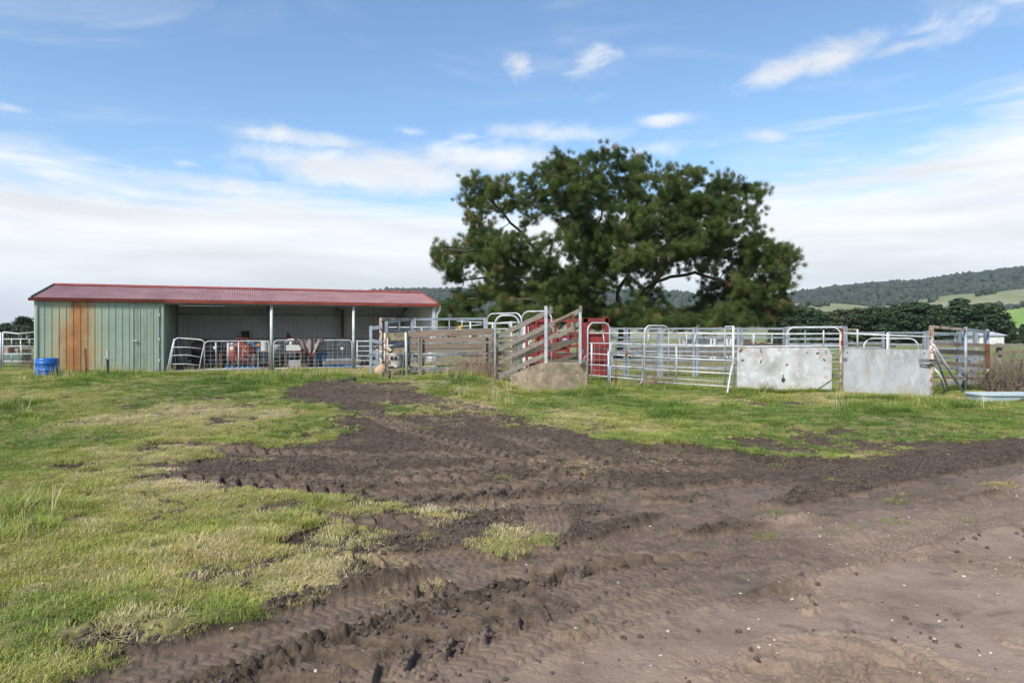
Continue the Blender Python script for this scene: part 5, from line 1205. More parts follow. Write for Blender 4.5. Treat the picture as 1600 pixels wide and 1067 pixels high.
def yhoop(name, label, a, b_, py, corner=.22, rad=.024, mat=None, h0=None, cat='hoop', group=None):
    """bent pipe hoop between two ground points given as (px, Y), its top seen at py above a"""
    mat = mat or GALV_W
    A_ = Vector(((a[0] - 800) / F * a[1], a[1], 0)); B_ = Vector(((b_[0] - 800) / F * b_[1], b_[1], 0))
    z0 = min(hz(A_.x, A_.y), hz(B_.x, B_.y)) - .05 if h0 is None else h0
    A_.z = B_.z = z0; h = CAMH - (py - 521) / F * a[1] - z0
    mb = MB(); mb.tube(hoop(A_, B_, h, corner, rad), rad, 9); o = mb.build(name, mat, None, smooth=True); return props(o, label, cat, group)

# --- left of the shed
t_ = ypanel('rail_gate', 'galvanised rail gate with short uprights left of the shed', 'gate', (4, 25), (58, 25.2), [(530, 530), (541, 541), (553, 553), (564.5, 565), (575, 575)], [(4.5, 519, 577), (57, 519, 577)], [(18, 530, 541), (32, 530, 553), (46, 530, 541), (18, 553, 564), (33, 541, 564)], GALV, .024)
MB().tube([P(5, 519, 25), P(28, 521.5, 25.1), P(57, 519, 25.2)], .03, 7).build('top_rail', GALV, t_, smooth=True)
ypanel('rail_gate', 'cut off end of a galvanised gate at the left edge of the picture', 'gate', (-40, 25), (2, 25), [(521, 521), (531, 531), (543, 543), (555, 555), (566, 566)], [(-40, 519, 577), (1, 519, 577)], [(-20, 521, 531)], GALV, .026)
for k, (px, py, w_, h_, c_) in enumerate(((16, 547, 16, 10, (.40, .27, .23)), (32, 549, 14, 9, (.42, .30, .25)), (22, 557, 20, 8, (.36, .24, .19)))):
    Yb = 31 + k * .3; z1 = P(px, py - h_ / 2, Yb).z; z0 = Gf(P(px, py, Yb).x, Yb)
    mb = MB(); c = P(px, py, Yb); mb.box((c.x, Yb, (z0 + z1) / 2), (w_ / F * Yb, .9, z1 - z0)); o = mb.build('block_stack', mottled('pinkish_block_%d' % k, (*c_, 1), (c_[0] * .6, c_[1] * .6, c_[2] * .6, 1), 4, .9), bevel=.03); props(o, ['left pinkish block stack behind the left gate', 'right pinkish block stack behind the left gate', 'low front pinkish block behind the left gate'][k], 'stack')
mb = MB(); c = GP(27, 28.5); mb.box((c.x, c.y, c.z + .2), (.75, .6, .4)); props(mb.build('green_box', mottled('grey_green_paint', (.08, .14, .12, 1), (.12, .19, .16, 1), 4), bevel=.02), 'grey green box on the grass behind the left gate', 'box')
def twigs(name, label, c, w_, h_, n, mat, cat='bush', seed=3, r=.006, depth=.4, lean=.5):
    rs = random.Random(seed); mb = MB(); c = Vector(c)
    for k in range(n):
        p = c + Vector((rs.uniform(-w_, w_) / 2, rs.uniform(-depth, depth) / 2, 0)); d = Vector((rs.uniform(-lean, lean), rs.uniform(-.3, .3), 1)).normalized(); L = h_ * rs.uniform(.35, 1)
        pts = [p]; m_ = 6
        for i in range(m_):
            d = (d + Vector((rs.uniform(-.35, .35), rs.uniform(-.25, .25), rs.uniform(-.3, .15)))).normalized(); pts.append(pts[-1] + d * L / m_)
        mb.tube(pts, [r * (1 - .12 * i) for i in range(m_ + 1)], 3, False)
        for i in (2, 3, 4):
            e = (d + Vector((rs.uniform(-1, 1), rs.uniform(-.6, .6), rs.uniform(-.3, .8)))).normalized(); mb.tube([pts[i], pts[i] + e * L * .16, pts[i] + e * L * .16 + Vector((rs.uniform(-.5, .5), 0, rs.uniform(-.3, .5))) * L * .25], [r * .6, r * .45, r * .3], 3, False)
    o = mb.build(name, mat); return props(o, label, cat)
TWIG = mottled('brown_twigs', (.10, .075, .055, 1), (.22, .17, .13, 1), 8, .95); TWIG_P = mottled('pinkish_twigs', (.26, .16, .12, 1), (.36, .24, .18, 1), 8, .95)
twigs('bare_bush', 'bare brown bush against the left end of the shed', GP(42, 23.5), .8, 1.0, 60, TWIG, seed=5)

# --- square steel panels right of the shed's open end
t_ = ypanel('steel_fence', 'short steel panel of wide flat rails nearest the last shed post', 'panel', (578, 21.9), (597, 21.0), [(513, 511), (532, 535), (549, 554), (564, 571)], [(579.5, 509, None), (589.5, 545, None)], (), GALV_D, flat=(.03, .11), pr=.045, sq=True)
t_ = ypanel('steel_gateway', 'tall rusty white corner frame at the left end of the square steel panels', 'frame', (594, 21.2), (645, 22.6), [(498, 499)], [(595, 497, None)], (), RUSTY, flat=(.07, .07), pr=.04, sq=True)
ypanel('steel_fence', 'square rail steel panel with one upright stub behind the mossy beams', 'panel', (603, 22.0), (644, 22.9), [(504, 499), (517, 515), (537, 535), (556, 554), (575, 571)], [(604, 502, None), (643.5, 498, None)], [(624, 503, 516)], GALV_D, flat=(.045, .075), pr=.05, sq=True)
ypanel('steel_fence', 'long square rail steel panel behind the brown timber fence', 'panel', (647, 22.6), (757, 23.3), [(499, 498), (516, 515), (535, 533), (556, 553), (577, 573)], [(648, 497, None), (757.5, 496, None)], [(702, 498, 515), (682, 556, 577)], GALV_D, flat=(.045, .075), pr=.045, sq=True, mesh=(650, 756, 556, 578), mw=(.08, .3))
ypanel('low_pipe_gate', 'thin white pipe gate with bent end seen over the brown timber fence', 'gate', (604, 22.4), (716, 22.7), [(511.5, 511.5), (553.5, 552.5)], [(605, 513, None)], [(659, 512, 522), (713, 513, 522)], GALV_W, .018)
ypanel('low_pipe_gate', 'white pipe rails sloping up towards the race behind the timber fence', 'gate', (714, 24.2), (800, 22.6), [(511, 503), (502, 506)], [(735, 503, None), (799, 503, None)], [(735, 510, 516), (722, 500, 515)], GALV_W, .02)
mb = MB(); c = P(718, 513, 22.3); mb.box(c, (.09, .03, .10), .3); mb.prism([c + Vector((-.05, 0, .05)), c + Vector((.07, 0, .05)), c + Vector((.1, 0, .13))], (0, .03, 0)); props(mb.build('yellow_tag', mottled('yellow_orange', (.65, .36, .03, 1), (.7, .45, .06, 1), 4)), 'small yellow orange tag tied on the pipe above the timber fence', 'tag')

# --- timber fence
YT = 20.7
def TP(px, py, Y=YT): return P(px, py, Y)
fence = thing('timber_fence', 'weathered brown plank fence between the mossy beams and the loading ramp', 'fence', tuple(GP(705, YT)))
for (x0, y0, x1, y1, h_, mat, dy) in ((645, 522.5, 706, 519.5, 9.5, WOOD_R, 0), (706, 521, 771, 517.5, 9, WOOD_B, .012), (639, 532, 771, 529.5, 7.2, WOOD_R, .02), (637, 541.5, 769, 540, 8.2, WOOD_B, 0), (636, 548, 770, 547.5, 7, WOOD, .015), (637, 560, 772, 561, 1.6, WOOD, .0), (637, 563, 772, 563.5, 1.6, WOOD, .01), (641, 569, 722, 566, 6.5, MOSSY, .0), (722, 570, 771, 569, 5, WOOD_D, .01), (637, 580.5, 772, 577.5, 1.8, WOOD, 0), (641, 586, 771, 582.5, 4.2, WOOD_D, .02), (722, 556, 770, 556, 4, WOOD_D, .02), (724, 575, 771, 574, 4, WOOD_B, .012)):
    mb = MB(); mb.beam(TP(x0, y0, YT + dy), TP(x1, y1, YT + dy), .045, h_ * YT / F, wob=.008 if h_ > 3 else .002, seg=9); mb.build('plank', mat, fence)
for (px, top, w_, dy) in ((654.2, 527.5, .07, -.07), (658.8, 528.5, .055, -.075), (756.5, 524, .12, -.07)):
    mb = MB(); p = TP(px, top, YT + dy); mb.beam(Vector((p.x + random.uniform(-.02, .02), p.y, hz(p.x, p.y) - .05)), p, w_, .07, up=(0, 1, 0), wob=.006, seg=5); mb.build('post', WOOD, fence)
mossy = thing('mossy_beam_fence', 'two thick mossy beams between metal posts left of the brown timber fence', 'fence', tuple(GP(618, YT)))
for (x0, y0, x1, y1, h_) in ((603, 526.5, 634, 526, 13), (604, 548, 634, 547.5, 8.5), (638, 524, 645.5, 524, 14), (639, 548.5, 647, 548.5, 9), (640.5, 569, 645, 569, 9)):
    mb = MB(); mb.beam(TP(x0, y0, YT + .1), TP(x1, y1, YT + .1), .12, h_ * YT / F, wob=.02, seg=6); mb.build('beam', MOSSY, mossy)
for (px, py, w_) in ((601.3, 520, .034), (634, 519, .04), (605.5, 528, .025)):
    mb = MB(); p = TP(px, py, YT - .1); mb.tube([Vector((p.x + (.03 if px > 620 else 0), p.y, hz(p.x, p.y) - .1)), p], w_, 8); mb.build('post', GALV if px > 620 else RUSTY, mossy, smooth=True)
for (y0, y1) in ((540, 539.5), (553.5, 553.5)): rail(mossy, TP(604, y0, YT + .4), TP(638, y1, YT + .4), .02, GALV_W)
def plank_thing(label, p0, p1, w_, h_, mat, cat='plank', name='loose_plank', up=(0, 0, 1)): mb = MB(); mb.beam(p0, p1, w_, h_, up=up, wob=.004, seg=3); return props(mb.build(name, mat), label, cat)
PALEW = mottled('pale_new_timber', (.38, .33, .27, 1), (.52, .46, .39, 1), 5, .9)
plank_thing('pale loose plank lying diagonally low behind the metal posts', TP(604, 563), TP(620, 573), .03, .09, PALEW); plank_thing('upper pale broken plank between the two mossy beams', TP(604, 541.5, 20.5), TP(611, 548, 20.5), .03, .08, PALEW)
plank_thing('brown plank leaning upright beside the right metal post of the mossy beams', TP(628.5, 588), TP(631.5, 552), .03, .10, WOOD_B, up=(0, 1, 0)); plank_thing('brown plank on the ground pile under the mossy beams', TP(606, 583), TP(626, 576), .04, .10, WOOD_B)
plank_thing('grey plank flat at the foot of the mossy beam fence', TP(616, 588, 20.3), TP(634, 589, 20.3), .10, .05, WOOD)
mb = MB(); c = TP(617, 562, 21.4); mb.box(c, (.42, .3, .42)); props(mb.build('grey_crate', mottled('grey_white_board', (.35, .34, .33, 1), (.5, .49, .47, 1), 3), bevel=.01), 'grey white crate with dark slots behind the mossy beams', 'crate')
mb = MB()
for k in (-.07, .05): mb.box(c + Vector((k, -.155, .06)), (.08, .012, .10))
props(mb.build('slot_shade', BLACK), 'pair of dark slots on the grey white crate', 'cover')  # black patches stand in for the shade inside open slots
def sack():
    import bmesh
    bm = bmesh.new(); bmesh.ops.create_icosphere(bm, subdivisions=3, radius=1)
    for v in bm.verts:
        n_ = math.sin(v.co.x * 5) * math.cos(v.co.z * 4 + v.co.y * 3) * .08; v.co *= 1 + n_; v.co.z = max(v.co.z, -.7)
        v.co.x *= .15 * (1.15 - .35 * v.co.z); v.co.y *= .12; v.co.z *= .21
    me = bpy.data.meshes.new('sack'); bm.to_mesh(me); bm.free(); me.materials.append(mottled('tan_sack', (.40, .26, .17, 1), (.50, .36, .26, 1), 6, .9))
    for p in me.polygons: p.use_smooth = True
    o = bpy.data.objects.new('sack', me); C.objects.link(o); q = GP(595, 20.9); o.location = (q.x, q.y, hz(q.x, q.y) + .14); o.rotation_euler = (0, .35, 0); props(o, 'tan sack slumped at the foot of the corner frame', 'sack')
sack()
mb = MB(); q = GP(604, 19.6); q.z = hz(q.x, q.y) + .09; mb.lathe(q, [(.05, -.09), (.115, -.1), (.13, -.07), (.125, .0), (.13, .07), (.115, .1), (.04, .09)], 16, 'X', .5); o = mb.build('rubber_roller', BLACK, smooth=True); props(o, 'black rubber roller lying on the grass before the mossy beams', 'roller')
mb = MB(); q0 = Vector(unproj(535, 598) + (0,)); q1 = Vector(unproj(556, 599) + (0,)); pts_ = [q0.lerp(q1, i / 8) for i in range(9)]
for i, p in enumerate(pts_): p.z = hz(p.x, p.y) + .035 + .01 * math.sin(i * 2)
mb.tube(pts_, [.03, .05, .055, .05, .055, .06, .06, .05, .03], 8); props(mb.build('rubber_strip', BLACK, smooth=True), 'black curled rubber strip on the edge of the mud before the shed', 'rubber')
cyl('leaning_pole', 'thin grey pole leaning from the grass up to the flat steel panel', 'pole', Vector(unproj(557, 584) + (hz(*unproj(557, 584)),)), P(594, 531, 21.2), .014, WOOD, 6)
mb = MB(); q = Vector(unproj(704, 608) + (0,)); q.z = hz(q.x, q.y) - .05; mb.beam(q, TP(716, 583, YT - .35), .09, .09, wob=.006, seg=3); props(mb.build('leaning_post', WOOD_B), 'leaning brown timber post sunk in dry grass before the fence', 'post')
twigs('dead_vine', 'tangle of thin dead vine over the right half of the timber fence', GP(745, 20.5), 1.2, 1.15, 120, TWIG_P, 'vine', 8, .005, .3, .7)
twigs('dry_weeds', 'brown dry weeds at the foot of the leaning timber post', GP(735, 20.2), .9, .6, 50, TWIG, 'weeds', 12, .005)
twigs('dry_weeds', 'pale brown dry weeds under the tarpaulin gate', SP(7.75, -.35), .7, .42, 55, TWIG_P, 'weeds', 14, .005)
twigs('dry_weeds', 'tall brown dock stems before the race rails right of the second hoop', GP(1034, 20.5), .5, 1.0, 34, TWIG, 'weeds', 16, .006, .3, .2)
twigs('dry_weeds', 'low brown dock stems left of the second hoop', GP(1014, 20.9), .4, .5, 30, TWIG_P, 'weeds', 18, .006, .3, .3)
twigs('dry_weeds', 'thin dry weeds standing before the left white sheet', GP(1203, 18.3), .45, .62, 26, TWIG, 'weeds', 19, .0045, .2, .2)
twigs('dry_weeds', 'dry weeds at the right edge of the left white sheet near its post', GP(1162, 18.6), .6, .35, 26, TWIG_P, 'weeds', 20, .0045, .2, .3)

# --- loading ramp
CONC = mottled('lichened_concrete', (.185, .145, .095, 1), (.32, .265, .19, 1), 3.0, .95, spots=[((.10, .09, .072), 2.4, .48, .62, .65), ((.55, .50, .40), 6, .58, .68, .6), ((.48, .24, .08), 5, .66, .72, .7), ((.10, .09, .07), 14, .58, .7, .6)], bmp=.02, lo=.3, hi=.7)
YR = 18.75
ramp = thing('loading_ramp', 'lichen stained concrete loading ramp with sloping timber side rails', 'ramp', tuple(GP(860, YR)))
def conc():
    import bmesh
    prof = [(797, 587), (806, 583), (826, 575), (846, 568.2), (860, 567), (918, 566.6)]
    top = [P(px, py, YR + (0 if px > 846 else (846 - px) * .010)) for (px, py) in prof]
    bot = [Vector((p.x, p.y, -.12)) for p in top]
    mb = MB(); n = len(top); bk = Vector((.15, 1.55, 0)); vs = top + bot + [p + bk for p in top] + [p + bk for p in bot]
    fs = [(i, i + 1, n + i + 1, n + i) for i in range(n - 1)] + [(2 * n + i, 3 * n + i, 3 * n + i + 1, 2 * n + i + 1) for i in range(n - 1)] + [(i, 2 * n + i, 2 * n + i + 1, i + 1) for i in range(n - 1)] + [(n + i, n + i + 1, 3 * n + i + 1, 3 * n + i) for i in range(n - 1)] + [(0, n, 3 * n, 2 * n), (n - 1, 3 * n - 1, 4 * n - 1, 2 * n - 1)]
    mb.add(vs, fs); o = mb.build('concrete_block', CONC, ramp, bevel=.01)
    bm = bmesh.new(); bm.from_mesh(o.data); bmesh.ops.subdivide_edges(bm, edges=bm.edges[:], cuts=5, use_grid_fill=True)
    for v in bm.verts:
        f_ = float(fbm(np.array([v.co.x * 4]), np.array([v.co.z * 4 + v.co.y * 3]), 4, 1)[0]) - .5; v.co.y += f_ * .02; v.co.z += f_ * .008
    bm.to_mesh(o.data); bm.free()
    for p in o.data.polygons: p.use_smooth = False
conc()
YA = 19.0
def RP(px, py, dy=0): return P(px, py, YA + dy + (853 - px) * .008)
for (x0, y0, x1, y1, h_, mat, dy) in ((776.5, 526, 863, 484.5, 8.5, WOOD, .05), (776.5, 547, 857, 508.5, 8, WOOD, .05), (857, 508.5, 908.5, 485, 8, WOOD, .052), (777, 567, 854, 531, 7.5, WOOD, .05), (856, 529.5, 873, 521.5, 7.5, WOOD, .05), (871, 526, 897, 512, 7, WOOD, .03), (894, 511, 908.5, 504, 7.5, WOOD, .05), (777, 588.5, 854, 553.5, 8, WOOD, .05), (858, 549, 908, 526.5, 7, WOOD_D, .05), (873, 563, 901, 554, 6, WOOD_D, .06), (777, 592.5, 800, 583, 5, WOOD, .06)):
    mb = MB(); mb.beam(RP(x0, y0, dy), RP(x1, y1, dy), .045, h_ * YA / F * .93, wob=.006, seg=6); mb.build('side_plank', mat, ramp)
for (px, t0, b0, r_, mat) in ((853, 478, 567, .042, GALV), (906.5, 488, 566, .036, GALV)):
    mb = MB(); mb.beam(RP(px, b0 + 2, -.02), RP(px, t0, -.02), r_ * 2, .035, up=(0, 1, 0)); mb.build('post', mat, ramp)
for (px, py, w_, h_) in ((860.5, 483, 5, 9), (907, 482, 4.5, 8), (907, 530, 4.5, 8)): mb = MB(); mb.box(RP(px, py, .08), (w_ * YA / F, .09, h_ * YA / F)); mb.build('block', WOOD, ramp)
mb = MB(); mb.beam(RP(895, 490, -.01), RP(899, 520, -.01), .04, .01, up=(0, 1, 0)); mb.beam(RP(899, 520, -.01), RP(903.5, 563, -.01), .045, .012, up=(0, 1, 0)); mb.beam(RP(866, 505, -.01), RP(895, 491, -.01), .01, .03); mb.build('rusty_strap', RUST, ramp)
# far side rails of the ramp
for (x0, y0, x1, y1) in ((800, 540, 862, 514), (800, 562, 862, 538), (862, 540, 906, 530)): mb = MB(); mb.beam(RP(x0, y0, 1.35), RP(x1, y1, 1.35), .04, .12, wob=.006, seg=4); mb.build('side_plank', WOOD_D, ramp)
yhoop('race_hoop', 'white bent pipe hoop at the foot of the ramp, front left of its planks', (774, 19.55), (811, 19.5), 493, .24, .033, GALV)
yhoop('race_hoop', 'rear left bent pipe hoop standing over the end of the timber fence', (761, 22.2), (815, 21.2), 490.5, .26, .024, GALV_W)
yhoop('race_hoop', 'bent pipe hoop behind the tall middle post of the ramp', (815, 20.9), (862, 20.4), 487, .26, .026, GALV)
ypanel('pipe_fence', 'pair of white pipe rails joining the two left hoops above the ramp foot', 'rail', (761, 21.2), (812, 19.6), [(507, 503.5), (514, 514)], [(770, 504, None)], [(796, 505, 512)], GALV_W, .02)
ypanel('slat_fence', 'weathered grey horizontal slats seen behind the ramp foot planks', 'fence', (772, 21.3), (812, 21.2), [(528, 528), (536, 536), (545, 545), (553, 553), (562, 562), (571, 571), (580, 580)], [(776, 524, None), (808, 524, None)], (), WOOD, flat=(.03, .10), pr=.04, sq=True)
MB().tube([P(911.5, 568, 19.2)] + [P(911.5 + 7 * (1 - math.cos(a)), 567 - 12 * math.sin(a), 19.2) for a in (.3, .7, 1.1, 1.5)], .022, 7).build('bent_pipe', GALV_W, None, smooth=True); props(C.objects[-1] if False else bpy.data.objects['bent_pipe'], 'short bent white pipe on the right end of the concrete ramp', 'pipe')

# --- red stock crate behind the ramp
crate = thing('red_stock_crate', 'faded red steel stock crate standing behind the loading ramp', 'crate', tuple(GP(885, 23.6)))
YC = 23.4
def CP(px, py, dy=0): return P(px, py, YC + dy)
for px in (823, 838, 868, 888, 909): mb = MB(); mb.beam(CP(px, 588), CP(px, 499), .085, .08, up=(0, 1, 0)); mb.build('post', RED, crate)
for (py, h_) in ((501, 5), (521, 4), (541, 4), (556, 3), (566, 4), (580, 8)): mb = MB(); mb.beam(CP(821, py, .02), CP(911, py - .6, .02), .05, h_ * YC / F); mb.build('rail', RED, crate)
for (x0, x1, y0, y1) in ((826, 837, 503, 520), (839, 867, 503, 511), (839, 867, 523, 540), (870, 887, 524, 540), (890, 908, 523, 532), (870, 887, 542, 549), (826, 867, 543, 555), (826, 908, 567, 579)):
    mb = MB(); a, b_ = CP(x0, y1, .06), CP(x1, y0, .06); mb.box((a + b_) / 2, (b_.x - a.x, .02, b_.z - a.z)); mb.build('panel', RED, crate)
for (px, w_) in ((914.5, .17), (948, .13)): mb = MB(); mb.beam(CP(px, 589, -.1), CP(px, 497.5, -.1), w_, .12, up=(0, 1, 0)); mb.build('end_post', RED, crate)
mb = MB(); mb.beam(CP(911, 500.5, -.1), CP(951.5, 500.5, -.1), .12, .15); mb.build('top_beam', RED, crate)
mb = MB(); a, b_ = CP(917, 588, -.02), CP(946, 522, -.02); mb.box((a + b_) / 2, (b_.x - a.x, .03, b_.z - a.z)); mb.build('end_panel', RED, crate)
for py in (521, 542, 563, 586): mb = MB(); mb.beam(CP(917, py, -.06), CP(946, py, -.06), .06, .09); mb.build('rail', RED, crate)
for s_, px in ((1, 921), (-1, 944)): mb = MB(); mb.prism([CP(px, 504, -.1), CP(px + s_ * 6, 504, -.1), CP(px + s_ * 2, 512, -.1), CP(px, 521, -.1)], (0, .05, 0)); mb.build('gusset', RED, crate)
mb = MB(); mb.beam(CP(911, 500, 2.0), CP(951, 500, 2.0), .1, .1); mb.beam(CP(911.5, 500, -.1), CP(911.5, 500, 2.0), .1, .1); mb.beam(CP(951, 500.5, -.1), CP(951, 500.5, 2.0), .1, .1); mb.build('roof_frame', RED, crate)
mb = MB()
for k, py in enumerate((518, 530, 544, 557)): mb.beam(P(818, py, 25.6), P(831, py, 25.6), .03, .18)
mb.beam(P(820, 575, 25.6), P(820, 507, 25.6), .22, .05, up=(0, 1, 0)); mb.beam(P(826, 575, 25.6), P(826, 510, 25.6), .05, .05, up=(0, 1, 0))
props(mb.build('louvred_rack', WHITEP), 'white louvred frame showing between the ramp planks left of the red crate', 'frame')
mb = MB(); mb.beam(P(833, 575, 24.4), P(833, 527, 24.4), .05, .05, up=(0, 1, 0)); props(mb.build('orange_bar', OCHRE), 'upright orange bar left of the red crate behind the planks', 'bar')
mb = MB(); mb.box(P(883, 533, 22.6), (.16, .05, .18), .2); props(mb.build('blue_cloth', mottled('light_blue_cloth', (.2, .34, .5, 1), (.28, .42, .58, 1), 4), bevel=.02), 'light blue rag hanging in front of the red crate', 'rag')
mb = MB(); mb.box(P(909.5, 549, 18.95), (.07, .05, .12), .2); props(mb.build('blue_rag', mottled('pale_blue_cloth', (.25, .42, .58, 1), (.33, .5, .65, 1), 4), bevel=.015), 'pale blue rag tied to the right post of the ramp', 'rag')

# --- front line of the race
YF = {918: 22.5, 1007: 21.3, 1146: 19.3, 1316: 17.95, 1455: 17.2}
yhoop('race_hoop', 'tall white pipe hoop in front of the right end of the red crate', (918.5, 22.4), (953, 22.9), 504.5, .24, .026)
yhoop('race_hoop', 'white pipe hoop halfway along the white race rails', (1007, 21.3), (1045, 21.9), 509, .24, .027)
yhoop('race_hoop', 'narrow square topped hoop at the left edge of the left white sheet', (1133, 19.9), (1146, 19.3), 510.5, .05, .024)
ypanel('race_fence', 'white pipe panel with wire mesh between the first and second hoops', 'panel', (920, 22.45), (1006, 21.3), [(520.5, 520.5), (536, 538), (552.5, 556.5), (569.5, 574.5), (586, 593)], [(924.5, 537, 586)], [(942.5, 522, 537, 944.5)], GALV_W, .020, mesh=(921, 952, 537, 586), mw=(.17, .15))
ypanel('race_fence', 'long white pipe panel from the middle hoop to the left white sheet', 'panel', (1007, 21.3), (1146, 19.3), [(520.5, 522), (539, 541.5), (557.5, 563.5), (577, 584), (595.5, 604.5)], [(1146, 509.5, None)], [(1013.5, 522, 539, 1012), (1073, 522, 541), (1086.5, 523, 541, 1084.5)], GALV_W, .022, pr=.035)
ypanel('race_fence', 'inner race panel of thin rails and wire mesh behind the long white panel', 'panel', (955, 23.0), (1160, 20.3), [(536.5, 540), (551, 560), (568, 579), (585, 598)], [(1133, 520, None), (1057, 540, None)], (), GALV, .017, mesh=(965, 1155, 540, 592), mw=(.2, .15))
gf = thing('half_gate', 'low round cornered white gate hanging open before the middle hoop', 'gate', tuple(GP(953, 19.9)))
a, b_ = GP(953, 19.9, .02), GP(1004, 22.2, .02)
MB().tube(hoop(a, b_, 1.37, .26, .026, True, .0, True), .026, 9).build('frame', GALV_W, gf, smooth=True)
for z in (1.02, .55): rail(gf, a + Zv * z, b_ + Zv * z, .017)
mb = MB(); mb.tube([a + Vector((-.04, -.02, -.05)), a + Vector((-.04, -.02, 1.12))], .034, 8); mb.build('hinge_post', GALV, gf, smooth=True)
mb = MB(); q = a.lerp(b_, .48); mb.tube([q + Zv * .92, q + Zv * 1.1], .05, 6); mb.tube([a + (b_ - a) * .17 + Zv * .1, a + (b_ - a) * .17 + Zv * 1.3], .014, 6); mb.build('rusty_latch', OCHRE, gf)


mb = MB(); q = Vector(unproj(1136, 620) + (0,)); q.z = hz(q.x, q.y) - .02; mb.tube([q, P(1142, 580, 19.0), P(1144, 571, 19.1), P(1147, 566, 19.2)], .026, 8); props(mb.build('loose_pipe', GALV_W, smooth=True), 'bent white pipe leaning against the post left of the left white sheet', 'pipe')

# rails over the white sheets
ypanel('pipe_fence', 'white pipe rails with uprights running above the left white sheet', 'panel', (1147, 19.25), (1315, 17.95), [(522, 521.5), (541.5, 541)], [], [(1178, 523, 541), (1287, 516, 541)], GALV_W, .022)
ypanel('pipe_fence', 'white pipe rail running above the right white sheet', 'panel', (1317, 17.95), (1455, 17.25), [(521, 526.5)], [(1387, 520, None)], [(1340, 515, 544)], GALV_W, .024)
mb = MB(); mb.tube([P(1318, 515, 18.2), P(1340.5, 515, 18.2), P(1341, 517, 18.2)], .014, 6); props(mb.build('thin_bar', RUSTY), 'short thin rusty rail above the left end of the right sheet', 'rail')
yhoop('pipe_hoop', 'wide round cornered pipe hoop above the right half of the left white sheet', (1229.5, 18.7), (1314, 18.2), 511.5, .22, .02, GALV_W)
yhoop('pipe_hoop', 'low wide pipe hoop showing above the right white sheet', (1350, 17.9), (1435, 17.6), 529, .22, .022, GALV_W)
SHEET = mottled('weathered_white_sheet', (.27, .265, .255, 1), (.42, .435, .45, 1), 1.5, .8, lo=.3, hi=.6, spots=[((.36, .23, .13), 2.3, .56, .66, .75), ((.22, .20, .18), 11, .64, .70, .8), ((.56, .58, .60), 3, .5, .62, .6), ((.17, .16, .15), 22, .60, .66, .7)], bmp=.004)
SHEET2 = mottled('scuffed_grey_sheet', (.22, .23, .24, 1), (.36, .385, .405, 1), 2.2, .6, lo=.3, hi=.66, stretch=(1, 1, .45), spots=[((.30, .26, .22), 3.0, .54, .66, .55), ((.48, .51, .54), 7, .52, .64, .5), ((.17, .165, .16), 16, .6, .68, .5)], bmp=.003, detail=9)
splash(SHEET, .22, (.14, .11, .075, 1)); splash(SHEET2, .22, (.13, .105, .075, 1)); splash(CONC, .2, (.10, .10, .05, 1), .8)
def sheet(label, pts, mat, hole=None, extra=None):
    t_ = thing('sheet_gate', label, 'sheet', tuple(pts[0]))
    mb = MB(); n_ = (pts[1] - pts[0]).cross(Zv).normalized() * .02; mb.prism(pts, -n_ * 1.2); mb.build('sheet', mat, t_, bevel=.004)
    top = max(q.z for q in pts); a_, b2 = pts[0].copy(), pts[1].copy(); a_.z = b2.z = top - .012
    mb = MB(); mb.beam(a_.lerp(b2, .01) + n_ * .3, a_.lerp(b2, .42) + n_ * .3 - Zv * .004, .008, .022); mb.build('folded_edge', mat, t_)
    for f_ in (.05, .93):
        q = a_.lerp(b2, f_) + n_ * .25 - Zv * .12; mb = MB(); mb.lathe(q, [(.006, -.02), (.014, -.014), (.016, 0)], 7, 'Y'); mb.build('bolt', RUST, t_)
    return t_
def FS(px, py, off=-.06):
    ks = sorted(YF); return P(px, py, float(np.interp(px, ks, [YF[k] for k in ks])) + off)
def gz(p): return Vector((p.x, p.y, hz(p.x, p.y) - .04))
s1 = sheet('left white sheet, stained with rust and cracked at its lower right corner', [FS(1151, 620), FS(1270, 620), FS(1274, 611), FS(1283, 604), FS(1299.5, 593), FS(1300, 556), FS(1297, 548), FS(1293, 543), FS(1240, 543.5), FS(1152, 543)], SHEET)
mb = MB(); n_ = Vector((.3, 1, 0)).normalized() * .02; mb.prism([FS(1271, 621), FS(1300, 622), FS(1300, 595), FS(1284, 606), FS(1275, 613)], n_); mb.build('broken_corner', SHEET, s1)
mb = MB(); q = FS(1224, 593, -.10); mb.lathe(q, [(.01, -.01), (.05, -.01), (.055, .0), (.05, .01)], 14, 'Y'); mb.build('hole', DARKM, s1)
mb = MB()
for (x0, y0, x1, y1) in ((1160, 545, 1155, 549), (1158, 563, 1162, 562), (1190, 562, 1188, 567), (1188, 545, 1190, 551), (1228, 570, 1231, 569), (1290, 547, 1291, 551), (1275, 552, 1280, 550), (1286, 561, 1290, 562), (1224, 585, 1224, 590)):
    a, b_ = FS(x0, y0, -.09), FS(x1, y1, -.09); mb.beam(a, b_, .012, .02)
mb.build('cracks', DARKM, s1)
ypanel('ladder_fence', 'short stack of white rails in the gap between the two sheets', 'rails', (1292, 18.6), (1316, 18.5), [(546, 546), (551, 551), (559, 559), (566, 566), (577, 577), (584, 584), (588, 588), (597, 597), (605, 605)], [(1293, 544, None)], (), GALV, .014)
ypanel('gate_post', 'rusty white post standing between the two white sheets', 'post', (1314, 17.9), (1316, 17.9), [], [(1314, 519, None)], (), RUSTY, pr=.036)
mb = MB(); mb.tube([P(1316, 513, 17.8), P(1317, 540, 17.8)], .02, 6); mb.box(P(1315.5, 536, 17.75), (.04, .03, .14)); props(mb.build('red_hook', RED), 'small red bracket on the rusty post between the sheets', 'bracket')
